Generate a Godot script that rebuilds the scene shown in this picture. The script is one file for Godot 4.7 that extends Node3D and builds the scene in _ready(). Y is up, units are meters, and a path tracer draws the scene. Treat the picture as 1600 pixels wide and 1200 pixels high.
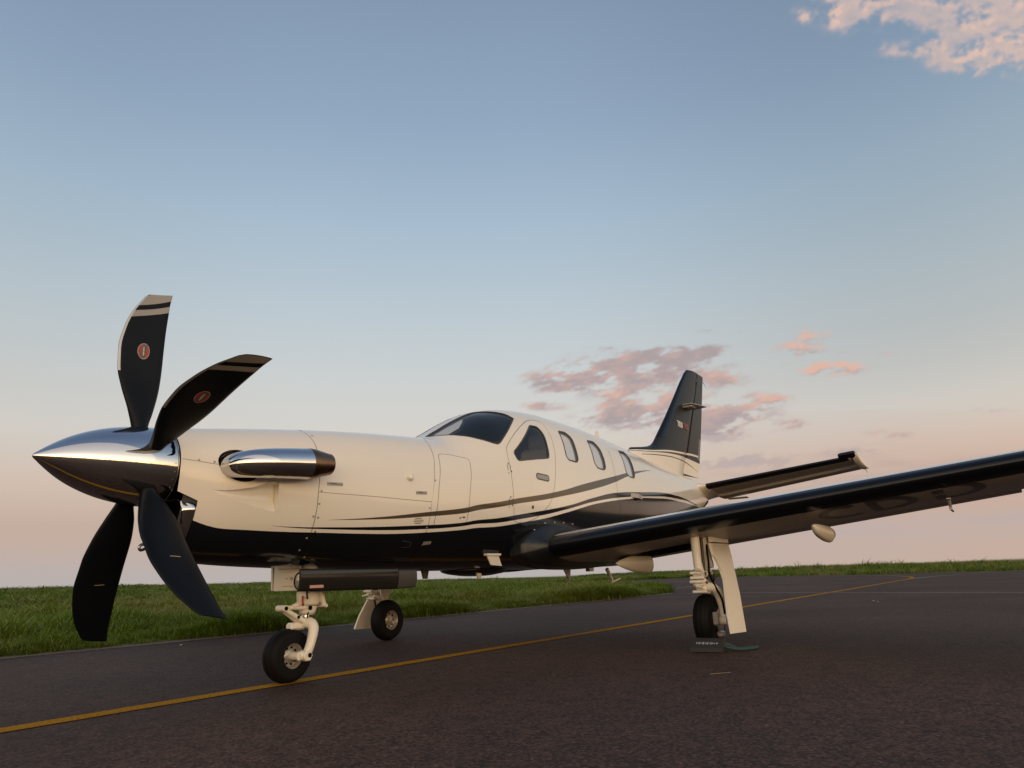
extends Node3D
# A cream and black single-engine turboprop parked on a taxiway at dusk.
# World axes: x runs from the nose of the aircraft to its tail, y is up, z runs to its left (port) side.

const EYE := Vector3(-1.6745, 0.6404, 4.3355)
const YAW := 0.96584
const PITCH := 0.26290
const ROLL := -0.03745
const LENS := 1125.33          # focal length in pixels of the 1600 pixel wide photograph
var rng := RandomNumberGenerator.new()
var cam_right: Vector3
var cam_up: Vector3
var cam_fwd: Vector3
var M := {}
var plane: Node3D
const BASE := Vector3(4.4, 0, 0)

# ------------------------------------------------------------------ fuselage shape
# x, top, height of greatest width, bottom, half width, roundness above, roundness below
const FT := [
	[0.70, 1.622, 1.376, 0.86, 0.252, 2.0, 2.0], [1.00, 1.665, 1.31, 0.80, 0.36, 2.1, 2.1], [1.62, 1.745, 1.27, 0.765, 0.44, 2.2, 2.2],
	[2.20, 1.805, 1.27, 0.745, 0.50, 2.3, 2.3], [2.70, 1.845, 1.28, 0.735, 0.54, 2.3, 2.3], [3.02, 1.868, 1.30, 0.73, 0.575, 2.25, 2.3],
	[3.20, 1.95, 1.32, 0.725, 0.59, 2.1, 2.3], [3.45, 2.085, 1.33, 0.725, 0.608, 2.05, 2.3], [3.80, 2.235, 1.35, 0.72, 0.63, 2.05, 2.3],
	[4.30, 2.34, 1.36, 0.72, 0.65, 2.1, 2.3], [4.80, 2.37, 1.37, 0.72, 0.66, 2.1, 2.3], [5.40, 2.36, 1.38, 0.725, 0.66, 2.1, 2.3],
	[6.20, 2.31, 1.40, 0.76, 0.64, 2.1, 2.2], [7.00, 2.24, 1.46, 0.87, 0.57, 2.1, 2.2], [8.00, 2.16, 1.58, 1.10, 0.43, 2.1, 2.1],
	[9.00, 2.10, 1.72, 1.38, 0.27, 2.0, 2.0], [9.80, 2.06, 1.82, 1.60, 0.14, 2.0, 2.0], [10.20, 2.02, 1.88, 1.74, 0.06, 2.0, 2.0]]
const FX0 := 0.70
const FX1 := 10.20
const SK := 2.2                # polygons on the skin are drawn in (x, s * SK), s = 0 at the crown, 1 at the keel
var ftab := []                 # the sections every centimetre


func pchip(xs: Array, ys: Array, x: float) -> float:
	var n := xs.size()
	if x <= xs[0]: return ys[0]
	if x >= xs[n - 1]: return ys[n - 1]
	var i := 0
	while i < n - 2 and x > xs[i + 1]: i += 1
	var slope := func(k: int) -> float:
		var h1: float = 0.0
		var d1: float = 0.0
		if k == 0: return (ys[1] - ys[0]) / (xs[1] - xs[0])
		if k == n - 1: return (ys[n - 1] - ys[n - 2]) / (xs[n - 1] - xs[n - 2])
		h1 = xs[k] - xs[k - 1]; d1 = (ys[k] - ys[k - 1]) / h1
		var h2: float = xs[k + 1] - xs[k]
		var d2: float = (ys[k + 1] - ys[k]) / h2
		if d1 * d2 <= 0.0: return 0.0
		var w1 := 2 * h2 + h1
		var w2 := h2 + 2 * h1
		return (w1 + w2) / (w1 / d1 + w2 / d2)
	var h: float = xs[i + 1] - xs[i]
	var t: float = (x - xs[i]) / h
	var m0: float = slope.call(i)
	var m1: float = slope.call(i + 1)
	var t2 := t * t
	var t3 := t2 * t
	return (2 * t3 - 3 * t2 + 1) * ys[i] + (t3 - 2 * t2 + t) * h * m0 + (-2 * t3 + 3 * t2) * ys[i + 1] + (t3 - t2) * h * m1


func make_sections() -> void:
	var cols := []
	for k in 7: cols.append(FT.map(func(r): return r[k]))
	var x := FX0
	while x <= FX1 + 0.011:
		var row := PackedFloat64Array()
		for k in range(1, 7): row.append(pchip(cols[0], cols[k], x))
		ftab.append(row)
		x += 0.01


func fus(x: float, s: float, side := 1.0) -> Vector3:
	var f := clampf((x - FX0) * 100.0, 0.0, ftab.size() - 1.001)
	var i := int(f)
	f -= i
	var a: PackedFloat64Array = ftab[i]
	var b: PackedFloat64Array = ftab[i + 1]
	var ang := PI * s
	var sn := absf(sin(ang))
	var cs := cos(ang)
	var ym := lerpf(a[1], b[1], f)
	var w := lerpf(a[3], b[3], f)
	var h: float
	var n: float
	if cs > 0: h = lerpf(a[0], b[0], f) - ym; n = lerpf(a[4], b[4], f)
	else: h = ym - lerpf(a[2], b[2], f); n = lerpf(a[5], b[5], f)
	var r := pow(pow(sn / w, n) + pow(absf(cs) / h, n), -1.0 / n)
	return Vector3(x, ym + r * cs, side * r * sn)


func fus_n(x: float, s: float, side := 1.0) -> Vector3:
	var s0 := clampf(s, 0.004, 0.996)
	var dx := fus(x + 0.012, s0, side) - fus(x - 0.012, s0, side)
	var ds := fus(x, s0 + 0.003, side) - fus(x, s0 - 0.003, side)
	var n := dx.cross(ds).normalized()
	return n if n.dot(fus(x, s0, side) - Vector3(x, 1.3 + 0.06 * maxf(0, x - 5), 0)) > 0 else -n


func fus_at(x: float, s: float, side := 1.0, off := 0.0) -> Vector3:
	return fus(x, s, side) + fus_n(x, s, side) * off


# ------------------------------------------------------------------ mesh helpers
func new_st() -> SurfaceTool:
	var st := SurfaceTool.new()
	st.begin(Mesh.PRIMITIVE_TRIANGLES)
	return st


func tri(st: SurfaceTool, a: Vector3, b: Vector3, c: Vector3, na: Vector3, nb: Vector3, nc: Vector3, ua := Vector2.ZERO, ub := Vector2.ZERO, uc := Vector2.ZERO) -> void:
	var g := (c - a).cross(b - a)
	var flip := g.dot(na + nb + nc) < 0
	st.set_normal(na); st.set_uv(ua); st.add_vertex(a)
	if flip:
		st.set_normal(nc); st.set_uv(uc); st.add_vertex(c)
		st.set_normal(nb); st.set_uv(ub); st.add_vertex(b)
	else:
		st.set_normal(nb); st.set_uv(ub); st.add_vertex(b)
		st.set_normal(nc); st.set_uv(uc); st.add_vertex(c)


func quad(st: SurfaceTool, p: Array, n: Array, u: Array = []) -> void:
	if u.is_empty(): u = [Vector2.ZERO, Vector2.ZERO, Vector2.ZERO, Vector2.ZERO]
	tri(st, p[0], p[1], p[2], n[0], n[1], n[2], u[0], u[1], u[2])
	tri(st, p[0], p[2], p[3], n[0], n[2], n[3], u[0], u[2], u[3])


func flat_quad(st: SurfaceTool, a: Vector3, b: Vector3, c: Vector3, d: Vector3, out: Vector3) -> void:
	var n := (b - a).cross(c - a).normalized()
	if n.length() < 0.5: n = (c - a).cross(d - a).normalized()
	if n.dot(out) < 0: n = -n
	quad(st, [a, b, c, d], [n, n, n, n])


func flat_tri(st: SurfaceTool, a: Vector3, b: Vector3, c: Vector3, out: Vector3) -> void:
	var n := (b - a).cross(c - a).normalized()
	if n.dot(out) < 0: n = -n
	tri(st, a, b, c, n, n, n)


# rings of equal size joined smoothly; wrap = each ring is closed; caps = its ends are closed with flat fans
func loft(st: SurfaceTool, rings: Array, wrap := true, caps := true, uvs: Array = []) -> void:
	var nr := rings.size()
	var np: int = rings[0].size()
	var nrm := []
	var total := 0.0
	for i in nr:
		var c := Vector3.ZERO
		for p in rings[i]: c += p
		c /= np
		var row := []
		for j in np:
			var du: Vector3 = rings[mini(i + 1, nr - 1)][j] - rings[maxi(i - 1, 0)][j]
			var j1 := (j + 1) % np if wrap else mini(j + 1, np - 1)
			var j0 := (j - 1 + np) % np if wrap else maxi(j - 1, 0)
			var dv: Vector3 = rings[i][j1] - rings[i][j0]
			if dv.length() < 1e-7:
				var q := clampi(i + (1 if i == 0 else -1), 0, nr - 1)
				dv = rings[q][j1] - rings[q][j0]
			var n := du.cross(dv).normalized()
			row.append(n)
			total += n.dot(rings[i][j] - c)
		nrm.append(row)
	var sg := 1.0 if total >= 0 else -1.0
	for i in nr - 1:
		for j in (np if wrap else np - 1):
			var k := (j + 1) % np
			var u := []
			if uvs: u = [uvs[i][j], uvs[i][k], uvs[i + 1][k], uvs[i + 1][j]]
			quad(st, [rings[i][j], rings[i][k], rings[i + 1][k], rings[i + 1][j]], [nrm[i][j] * sg, nrm[i][k] * sg, nrm[i + 1][k] * sg, nrm[i + 1][j] * sg], u)
	if caps:
		for e in [0, nr - 1]:
			var c := Vector3.ZERO
			for p in rings[e]: c += p
			c /= np
			var away: Vector3 = rings[e][0] - rings[1 if e == 0 else nr - 2][0]
			for j in np: flat_tri(st, c, rings[e][j], rings[e][(j + 1) % np], away)


func frame_of(d: Vector3) -> Array:
	var a := Vector3.UP if absf(d.y) < 0.9 else Vector3.RIGHT
	var u := d.cross(a).normalized()
	return [u, d.cross(u).normalized()]


func tube(st: SurfaceTool, path: Array, radii: Array, sides := 14, caps := true) -> void:
	var rings := []
	var d0: Vector3 = (path[1] - path[0]).normalized()
	var u: Vector3 = frame_of(d0)[0]
	for i in path.size():
		var d: Vector3 = (path[mini(i + 1, path.size() - 1)] - path[maxi(i - 1, 0)]).normalized()
		u = (u - d * u.dot(d)).normalized()
		var v := d.cross(u)
		var r: float = radii[mini(i, radii.size() - 1)]
		var ring := []
		for k in sides:
			var a := TAU * k / sides
			ring.append(path[i] + (u * cos(a) + v * sin(a)) * r)
		rings.append(ring)
	loft(st, rings, true, caps)


func smooth_path(pts: Array, per := 6) -> Array:
	var out := []
	for i in pts.size() - 1:
		var p0: Vector3 = pts[maxi(i - 1, 0)]
		var p3: Vector3 = pts[mini(i + 2, pts.size() - 1)]
		for k in per: out.append(pts[i].cubic_interpolate(pts[i + 1], p0, p3, k / float(per)))
	out.append(pts[-1])
	return out


# turned shape: prof = [[along, radius], ...]; each step of more than a little gets its own hard edge by doubling the ring
func lathe(st: SurfaceTool, at: Vector3, axis: Vector3, prof: Array, sides := 28, hard := false) -> void:
	var f := frame_of(axis)
	var rings := []
	for p in prof:
		var ring := []
		for k in sides:
			var a := TAU * k / sides
			ring.append(at + axis * p[0] + (f[0] * cos(a) + f[1] * sin(a)) * maxf(p[1], 0.0004))
		rings.append(ring)
	if hard:
		for i in rings.size() - 1: _band(st, rings[i], rings[i + 1], at, axis, prof[i], prof[i + 1])
	else:
		loft(st, rings, true, false)


func _band(st: SurfaceTool, ra: Array, rb: Array, at: Vector3, axis: Vector3, pa: Array, pb: Array) -> void:
	var dz: float = pb[0] - pa[0]
	var dr: float = pb[1] - pa[1]
	var l := maxf(sqrt(dz * dz + dr * dr), 1e-6)
	for k in ra.size():
		var k1 := (k + 1) % ra.size()
		var n := []
		for q in [k, k1]:
			var src: Vector3 = ra[q] if pa[1] > pb[1] else rb[q]
			var rad: Vector3 = src - at
			rad = (rad - axis * rad.dot(axis)).normalized()
			n.append((rad * dz / l - axis * dr / l).normalized())
		quad(st, [ra[k], ra[k1], rb[k1], rb[k]], [n[0], n[1], n[1], n[0]])


func box(st: SurfaceTool, c: Vector3, size: Vector3, b := Basis.IDENTITY, bevel := 0.004) -> void:
	var h := size / 2
	bevel = minf(bevel, minf(h.x, minf(h.y, h.z)) * 0.6)
	var g := h - Vector3.ONE * bevel
	var pt := func(sx, sy, sz, ax) -> Vector3:
		var p := Vector3(sx * g.x, sy * g.y, sz * g.z)
		p[ax] = [sx, sy, sz][ax] * h[ax]
		return c + b * p
	for ax in 3:
		var o := [0, 1, 2]
		o.erase(ax)
		for sg in [-1, 1]:
			var q := []
			for w in [[-1, -1], [1, -1], [1, 1], [-1, 1]]:
				var s := [0, 0, 0]
				s[ax] = sg; s[o[0]] = w[0]; s[o[1]] = w[1]
				q.append(pt.call(s[0], s[1], s[2], ax))
			var out := Vector3.ZERO
			out[ax] = sg
			flat_quad(st, q[0], q[1], q[2], q[3], b * out)
		for sa in [-1, 1]:
			for sb in [-1, 1]:
				var q := []
				for t in [-1, 1]:
					var s := [0, 0, 0]
					s[ax] = t; s[o[0]] = sa; s[o[1]] = sb
					q.append([pt.call(s[0], s[1], s[2], o[0]), pt.call(s[0], s[1], s[2], o[1])])
				var out := Vector3.ZERO
				out[o[0]] = sa; out[o[1]] = sb
				flat_quad(st, q[0][0], q[0][1], q[1][1], q[1][0], b * out)
	for sx in [-1, 1]:
		for sy in [-1, 1]:
			for sz in [-1, 1]:
				flat_tri(st, pt.call(sx, sy, sz, 0), pt.call(sx, sy, sz, 1), pt.call(sx, sy, sz, 2), b * Vector3(sx, sy, sz))


# a plate: outline in a plane (origin, axes u and v), of the given thickness along u x v
func plate(st: SurfaceTool, poly: PackedVector2Array, at: Vector3, u: Vector3, v: Vector3, thick: float) -> void:
	var n := u.cross(v).normalized() * thick / 2
	var idx := Geometry2D.triangulate_polygon(poly)
	for sg in [-1.0, 1.0]:
		for k in range(0, idx.size(), 3):
			var p := []
			for q in 3:
				var w := poly[idx[k + q]]
				p.append(at + u * w.x + v * w.y + n * sg)
			flat_tri(st, p[0], p[1], p[2], n * sg)
	var c := Vector2.ZERO
	for w in poly: c += w / poly.size()
	for k in poly.size():
		var a := poly[k]
		var d := poly[(k + 1) % poly.size()]
		var e := (d - a).orthogonal()
		var cw := Geometry2D.is_polygon_clockwise(poly)
		var out := u * e.x + v * e.y
		if cw: out = -out
		var pa := at + u * a.x + v * a.y
		var pd := at + u * d.x + v * d.y
		flat_quad(st, pa - n, pd - n, pd + n, pa + n, -out)


func chaikin(poly: PackedVector2Array, times := 2) -> PackedVector2Array:
	for t in times:
		var o := PackedVector2Array()
		for i in poly.size():
			var a := poly[i]
			var b := poly[(i + 1) % poly.size()]
			o.append(a.lerp(b, 0.25)); o.append(a.lerp(b, 0.75))
		poly = o
	return poly


func xs(list: Array) -> PackedVector2Array:   # [x, s, x, s, ...] to a polygon on the skin
	var o := PackedVector2Array()
	for i in range(0, list.size(), 2): o.append(Vector2(list[i], list[i + 1] * SK))
	return o


func round_poly(poly: PackedVector2Array, r: float, n := 5) -> PackedVector2Array:
	var o := PackedVector2Array()
	for i in poly.size():
		var p := poly[i]
		var a := poly[(i - 1 + poly.size()) % poly.size()]
		var b := poly[(i + 1) % poly.size()]
		var da := minf(r, p.distance_to(a) * 0.45)
		var db := minf(r, p.distance_to(b) * 0.45)
		var p0 := p.move_toward(a, da)
		var p2 := p.move_toward(b, db)
		for k in n + 1:
			var t := k / float(n)
			o.append(p0.lerp(p, t).lerp(p.lerp(p2, t), t))
	return o


func grow(poly: PackedVector2Array, d: float) -> PackedVector2Array:
	var r := Geometry2D.offset_polygon(poly, d, Geometry2D.JOIN_ROUND)
	return r[0] if r.size() else poly


func bounds(poly: PackedVector2Array) -> Rect2:
	var r := Rect2(poly[0], Vector2.ZERO)
	for p in poly: r = r.expand(p)
	return r


# the part of the skin inside region and outside the holes
func skin(st: SurfaceTool, region: PackedVector2Array, holes: Array, side := 1.0, off := 0.0, dx := 0.05, ds := 0.04) -> void:
	var rb := bounds(region)
	var hb := holes.map(func(h): return bounds(h))
	var edges := []
	for poly in [region] + holes:
		for i in poly.size():
			var a: Vector2 = poly[i]
			edges.append(Rect2(a, Vector2.ZERO).expand(poly[(i + 1) % poly.size()]).grow(1e-5))
	var cache := {}
	var i0 := int(floor(rb.position.x / dx))
	var i1 := int(ceil(rb.end.x / dx))
	var j0 := int(floor(rb.position.y / ds))
	var j1 := int(ceil(rb.end.y / ds))
	var at := func(w: Vector2) -> Array:
		if cache.has(w): return cache[w]
		var s := clampf(w.y / SK, 0.0, 1.0)
		var n := fus_n(w.x, s, side)
		var r := [fus(w.x, s, side) + n * off, n, Vector2((w.x - FX0) / (FX1 - FX0), s)]
		cache[w] = r
		return r
	for i in range(i0, i1):
		for j in range(j0, j1):
			var cell := Rect2(i * dx, j * ds, dx, ds).intersection(Rect2(FX0, 0, FX1 - FX0, SK))
			if cell.size.x <= 1e-6 or cell.size.y <= 1e-6: continue
			var touched := false
			for e in edges:
				if e.intersects(cell, true): touched = true; break
			var sq := PackedVector2Array([cell.position, Vector2(cell.end.x, cell.position.y), cell.end, Vector2(cell.position.x, cell.end.y)])
			var polys := [sq]
			if touched:
				polys = Geometry2D.intersect_polygons(sq, region)
				for k in holes.size():
					if not hb[k].intersects(cell): continue
					var nxt := []
					for p in polys: nxt.append_array(Geometry2D.clip_polygons(p, holes[k]))
					polys = nxt
			else:
				var mid := cell.get_center()
				if not Geometry2D.is_point_in_polygon(mid, region): continue
				var inside := false
				for k in holes.size():
					if hb[k].has_point(mid) and Geometry2D.is_point_in_polygon(mid, holes[k]): inside = true; break
				if inside: continue
			for p in polys:
				if p.size() < 3: continue
				if p.size() == 4 and not touched:
					var q := [at.call(p[0]), at.call(p[1]), at.call(p[2]), at.call(p[3])]
					quad(st, [q[0][0], q[1][0], q[2][0], q[3][0]], [q[0][1], q[1][1], q[2][1], q[3][1]], [q[0][2], q[1][2], q[2][2], q[3][2]])
					continue
				var idx := Geometry2D.triangulate_polygon(p)
				for k in range(0, idx.size(), 3):
					var a: Array = at.call(p[idx[k]])
					var b: Array = at.call(p[idx[k + 1]])
					var c: Array = at.call(p[idx[k + 2]])
					tri(st, a[0], b[0], c[0], a[1], b[1], c[1], a[2], b[2], c[2])


# the wall of an opening, from one depth to another
func reveal(st: SurfaceTool, poly: PackedVector2Array, side: float, a: float, b: float) -> void:
	var c := Vector2.ZERO
	for w in poly: c += w / poly.size()
	var mid := fus(c.x, c.y / SK, side)
	for i in poly.size():
		var p := poly[i]
		var q := poly[(i + 1) % poly.size()]
		var p0 := fus_at(p.x, p.y / SK, side, a)
		var q0 := fus_at(q.x, q.y / SK, side, a)
		flat_quad(st, p0, q0, fus_at(q.x, q.y / SK, side, b), fus_at(p.x, p.y / SK, side, b), mid - p0)


# a ribbon that follows the skin
func ribbon(st: SurfaceTool, pts: Array, width: float, side: float, off: float, step := 0.03) -> void:
	var line := []
	for i in pts.size() - 1:
		var n := maxi(1, int(ceil(pts[i].distance_to(pts[i + 1]) / step)))
		for k in n: line.append(pts[i].lerp(pts[i + 1], k / float(n)))
	line.append(pts[-1])
	var prev := []
	for i in line.size():
		var d: Vector2 = (line[mini(i + 1, line.size() - 1)] - line[maxi(i - 1, 0)]).normalized()
		var o := d.orthogonal() * width / 2
		var cur := []
		for w in [line[i] - o, line[i] + o]: cur.append([fus_at(w.x, w.y / SK, side, off), fus_n(w.x, w.y / SK, side)])
		if prev: quad(st, [prev[0][0], prev[1][0], cur[1][0], cur[0][0]], [prev[0][1], prev[1][1], cur[1][1], cur[0][1]])
		prev = cur


# ------------------------------------------------------------------ nodes
func numbered(called: String, parent: Node) -> String:
	if not parent.has_node(NodePath(called)): return called
	var k := 1
	while parent.has_node(NodePath("%s_%03d" % [called, k])): k += 1
	return "%s_%03d" % [called, k]


func obj(called: String, mesh: Variant, mat: Material, parent: Node = self, label := "") -> MeshInstance3D:
	var o := MeshInstance3D.new()
	o.name = numbered(called, parent)
	o.mesh = mesh.commit() if mesh is SurfaceTool else mesh
	o.material_override = mat
	parent.add_child(o, true)
	if parent == plane: o.position = -BASE
	if label: o.set_meta("label", label)
	return o


func group_part(called: String, label := "") -> Node3D:
	var o := Node3D.new()
	o.name = numbered(called, plane)
	plane.add_child(o, true)
	o.position = -BASE
	if label: o.set_meta("label", label)
	return o


func tag(o: Node, label: String, category: String, group := "", kind := "") -> void:
	if label: o.set_meta("label", label)
	if category: o.set_meta("category", category)
	if group: o.set_meta("group", group)
	if kind: o.set_meta("kind", kind)


func mat(lin: Color, rough := 0.5, metal := 0.0, coat := 0.0) -> StandardMaterial3D:
	var m := StandardMaterial3D.new()
	m.albedo_color = lin.linear_to_srgb()
	m.roughness = rough
	m.metallic = metal
	if coat > 0:
		m.clearcoat_enabled = true
		m.clearcoat = coat
		m.clearcoat_roughness = 0.03
	return m


func noise(freq: float, sd: int, oct := 4, kind := FastNoiseLite.TYPE_SIMPLEX_SMOOTH) -> FastNoiseLite:
	var n := FastNoiseLite.new()
	n.noise_type = kind
	n.seed = sd
	n.frequency = freq
	n.fractal_octaves = oct
	return n


func noise_tex(size: int, freq: float, sd: int, lo: Color, hi: Color, oct := 4, as_normal := false, bump := 4.0) -> NoiseTexture2D:
	var t := NoiseTexture2D.new()
	t.width = size; t.height = size
	t.seamless = true
	t.generate_mipmaps = false
	t.noise = noise(freq, sd, oct)
	t.as_normal_map = as_normal
	t.bump_strength = bump
	if not as_normal:
		var g := Gradient.new()
		g.set_color(0, lo); g.set_color(1, hi)
		t.color_ramp = g
	return t


# ------------------------------------------------------------------ sky
const EL := [-6.0, 0.0, 1.0, 3.4, 6.9, 11.0, 15.0, 20.0, 27.6, 34.6, 43.0, 60.0, 90.0]
const FRONT := [[150, 144, 144], [152, 146, 146], [160, 150, 148], [190, 167, 154], [209, 189, 173], [214, 209, 202], [205, 208, 207], [190, 202, 209], [167, 188, 206], [147, 169, 193], [132, 152, 178], [110, 130, 160], [98, 118, 150]]
const EB := [-6.0, 0.0, 2.0, 5.0, 9.0, 14.0, 22.0, 35.0, 60.0, 90.0]
const BACK := [[4.2, 1.95, 0.6], [4.7, 2.4, 0.8], [5.0, 2.95, 1.2], [4.3, 2.85, 1.5], [2.95, 2.25, 1.45], [1.85, 1.58, 1.22], [0.95, 0.92, 0.86], [0.44, 0.50, 0.58], [0.20, 0.27, 0.40], [0.125, 0.186, 0.310]]
const SUN_AZ := 218.0


func table(xs_: Array, rows: Array, x: float) -> Color:
	var i := 0
	while i < xs_.size() - 2 and x > xs_[i + 1]: i += 1
	var t := clampf((x - xs_[i]) / (xs_[i + 1] - xs_[i]), 0, 1)
	return Color(lerpf(rows[i][0], rows[i + 1][0], t), lerpf(rows[i][1], rows[i + 1][1], t), lerpf(rows[i][2], rows[i + 1][2], t))


func clear_sky(az: float, el: float) -> Color:
	var f := table(EL, FRONT, el)
	f = Color(f.r / 255, f.g / 255, f.b / 255).srgb_to_linear()
	# the sky is deepest opposite the sunset and a little paler on either side of it
	var deep := 0.22 * smoothstep(56.0, 90.0, az) * (1.0 - smoothstep(95.0, 150.0, az)) + 0.09 * (1.0 - smoothstep(18.0, 40.0, az)) * smoothstep(-60.0, 10.0, az)
	deep *= smoothstep(6.0, 16.0, el) * (1.0 - smoothstep(45.0, 80.0, el))
	f = Color(f.r * (1 - deep), f.g * (1 - deep * 0.93), f.b * (1 - deep * 0.9))
	var rosy := smoothstep(55.0, 80.0, az) * (1.0 - smoothstep(100.0, 150.0, az)) * (1.0 - smoothstep(4.0, 9.0, el))
	f = f.lerp(Color(0.54, 0.40, 0.335), rosy * 0.75)
	var w := pow((1 + cos(deg_to_rad(az - SUN_AZ))) / 2, 2.6)
	return f.lerp(table(EB, BACK, el), w)


var cloud_a := noise(0.011, 11, 5)
var cloud_b := noise(0.03, 23, 4)
var cloud_d := noise(0.085, 47, 3)
var cloud_c := noise(0.006, 31, 3)
# middle and size in the view, weight, share of sunlit colour
const CLOUDS := [
	[985, 574, 120, 20, 1.1, 0.35], [1090, 548, 60, 9, 0.8, 0.15], [925, 592, 90, 16, 0.9, 0.4], [880, 605, 50, 14, 0.7, 0.2], [1060, 556, 70, 14, 0.8, 0.1], [1110, 590, 60, 14, 0.9, 0.65],
	[845, 634, 42, 8, 0.8, 0.4], [960, 625, 34, 22, 0.8, 0.7], [1000, 655, 80, 22, 0.9, 0.15], [1040, 625, 44, 22, 0.9, 0.7], [1150, 645, 75, 28, 1.0, 0.45],
	[1205, 624, 40, 8, 0.8, 0.9], [1110, 670, 60, 18, 0.8, 0.1], [905, 660, 36, 10, 0.6, 0.1], [1265, 521, 34, 9, 1.0, 0.95], [1245, 545, 42, 10, 1.0, 0.85],
	[1298, 575, 58, 12, 1.1, 1.0], [1310, 552, 34, 6, 0.6, 0.6], [1385, 553, 16, 5, 0.7, 0.8], [1385, 680, 40, 9, 0.9, 0.55], [1250, 664, 30, 8, 0.6, 0.4],
	[1150, 720, 110, 16, 0.62, 0.05], [1330, 706, 60, 9, 0.45, 0.1], [1230, 748, 120, 12, 0.4, 0.15], [1560, 640, 60, 8, 0.3, 0.3], [950, 545, 40, 6, 0.4, 0.0], [1120, 518, 60, 5, 0.35, 0.0],
	[1322, 14, 46, 36, 1.1, 0.85], [1252, 24, 18, 13, 0.8, 0.6], [1400, 22, 60, 22, 0.9, 0.5], [1480, 20, 60, 26, 0.9, 0.5], [1420, 78, 46, 16, 0.95, 0.35], [1490, 66, 40, 24, 1.0, 0.5], [1540, 80, 60, 30, 1.2, 0.8], [1510, 104, 46, 16, 1.0, 0.7], [1600, 20, 70, 46, 1.1, 0.9],
	[1660, 60, 90, 60, 1.0, 0.7], [1450, -30, 200, 30, 1.0, 0.5], [80, 172, 34, 8, 0.25, 0.1]]


func cloud_at(u: float, v: float) -> Vector2:    # how thick, how sunlit
	var env := 0.0
	var lit := 0.0
	for c in CLOUDS:
		var dx: float = (u - c[0]) / c[2]
		var dy: float = (v - c[1]) / c[3]
		var q := dx * dx + dy * dy
		if q > 5.0: continue
		var g: float = exp(-q * 1.0) * c[4]
		env += g
		lit += g * c[5]
	if env < 0.02: return Vector2.ZERO
	lit /= env
	env = minf(env, 1.25)
	var q := v + 0.22 * u
	var flat := 3.2 if v > 300 else 1.5
	var n := cloud_a.get_noise_2d(u, q * flat) * 0.66 + cloud_b.get_noise_2d(u * 0.8, q * flat * 0.9) * 0.36
	n += cloud_d.get_noise_2d(u * 0.8, q * flat * 0.6) * 0.20
	var d := smoothstep(0.10, 0.86, env * (0.80 + n * 1.75) - 0.05)
	return Vector2(d, lit)


func make_sky() -> PanoramaSkyMaterial:
	var w := 360
	var h := 180
	var data := PackedFloat32Array()
	data.resize(w * h * 4)
	for j in h:
		var el := 90.0 - (j + 0.5)
		for i in w:
			var c := clear_sky(i + 0.5, el) if el > -4 else Color(0.05, 0.045, 0.04)
			var k := (j * w + i) * 4
			data[k] = c.r; data[k + 1] = c.g; data[k + 2] = c.b; data[k + 3] = 1
	var im := Image.create_from_data(w, h, false, Image.FORMAT_RGBAF, data.to_byte_array())
	var W := 4096
	var H := 2048
	im.resize(W, H, Image.INTERPOLATE_BILINEAR)
	# the clouds: a band of sky from the north-east to the east, up to 46 degrees
	var mauve := Color(0.40, 0.325, 0.335)
	var peach := Color(0.76, 0.46, 0.355)
	var j0 := int((90.0 - 50.0) / 180 * H)
	var j1 := int(H / 2.0)
	for i in range(int(14.0 / 360 * W), int(104.0 / 360 * W)):
		var az := (i + 0.5) / W * TAU
		for j in range(j0, j1):
			var el := PI / 2 - (j + 0.5) / H * PI
			var d := Vector3(sin(az) * cos(el), sin(el), -cos(az) * cos(el))
			var z := d.dot(cam_fwd)
			var u := 800 + LENS * d.dot(cam_right) / z
			var v := 600 - LENS * d.dot(cam_up) / z
			if v > 900 or v < -90 or u < -80 or u > 1760: continue
			var base := im.get_pixel(i, j)
			var touched := false
			# long low bands of haze near the horizon, towards the right
			var far := clampf((u - 900) / 500, 0, 1)
			if far > 0 and v > 640:
				var s := cloud_c.get_noise_2d(u * 0.7, v * 7.0)
				var band := exp(-pow((v - 826 + (u - 1400) * 0.06) / 22.0, 2)) * 0.62 + exp(-pow((v - 742) / 34.0, 2)) * 0.32 * (0.5 + 1.2 * s)
				base = base.lerp(Color(0.345, 0.285, 0.29), clampf(band * far * (0.8 + 0.6 * s), 0, 0.75))
				base = base.lerp(Color(0.60, 0.38, 0.32), 0.25 * far * exp(-pow((v - 705) / 60.0, 2)))
				touched = true
			var c := cloud_at(u, v)
			if c.x > 0.004:
				var up := cloud_at(u - 7, v - 8)
				var edge := clampf((c.x - up.x) * 1.5 + 0.35, 0, 1)
				var lit := clampf(c.y * (0.30 + 1.0 * edge) + cloud_b.get_noise_2d(u * 0.8 + 300, v * 1.5) * 0.4 - 0.13, 0, 1)
				var col := mauve.lerp(peach, lit)
				if v < 200: col = Color(0.46, 0.42, 0.44).lerp(Color(0.80, 0.55, 0.44), clampf(lit * 1.0, 0, 1))
				base = base.lerp(col, c.x * 0.9)
				touched = true
			if touched: im.set_pixel(i, j, Color(base.r, base.g, base.b, 1))
	var m := PanoramaSkyMaterial.new()
	m.panorama = ImageTexture.create_from_image(im)
	return m


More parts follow.
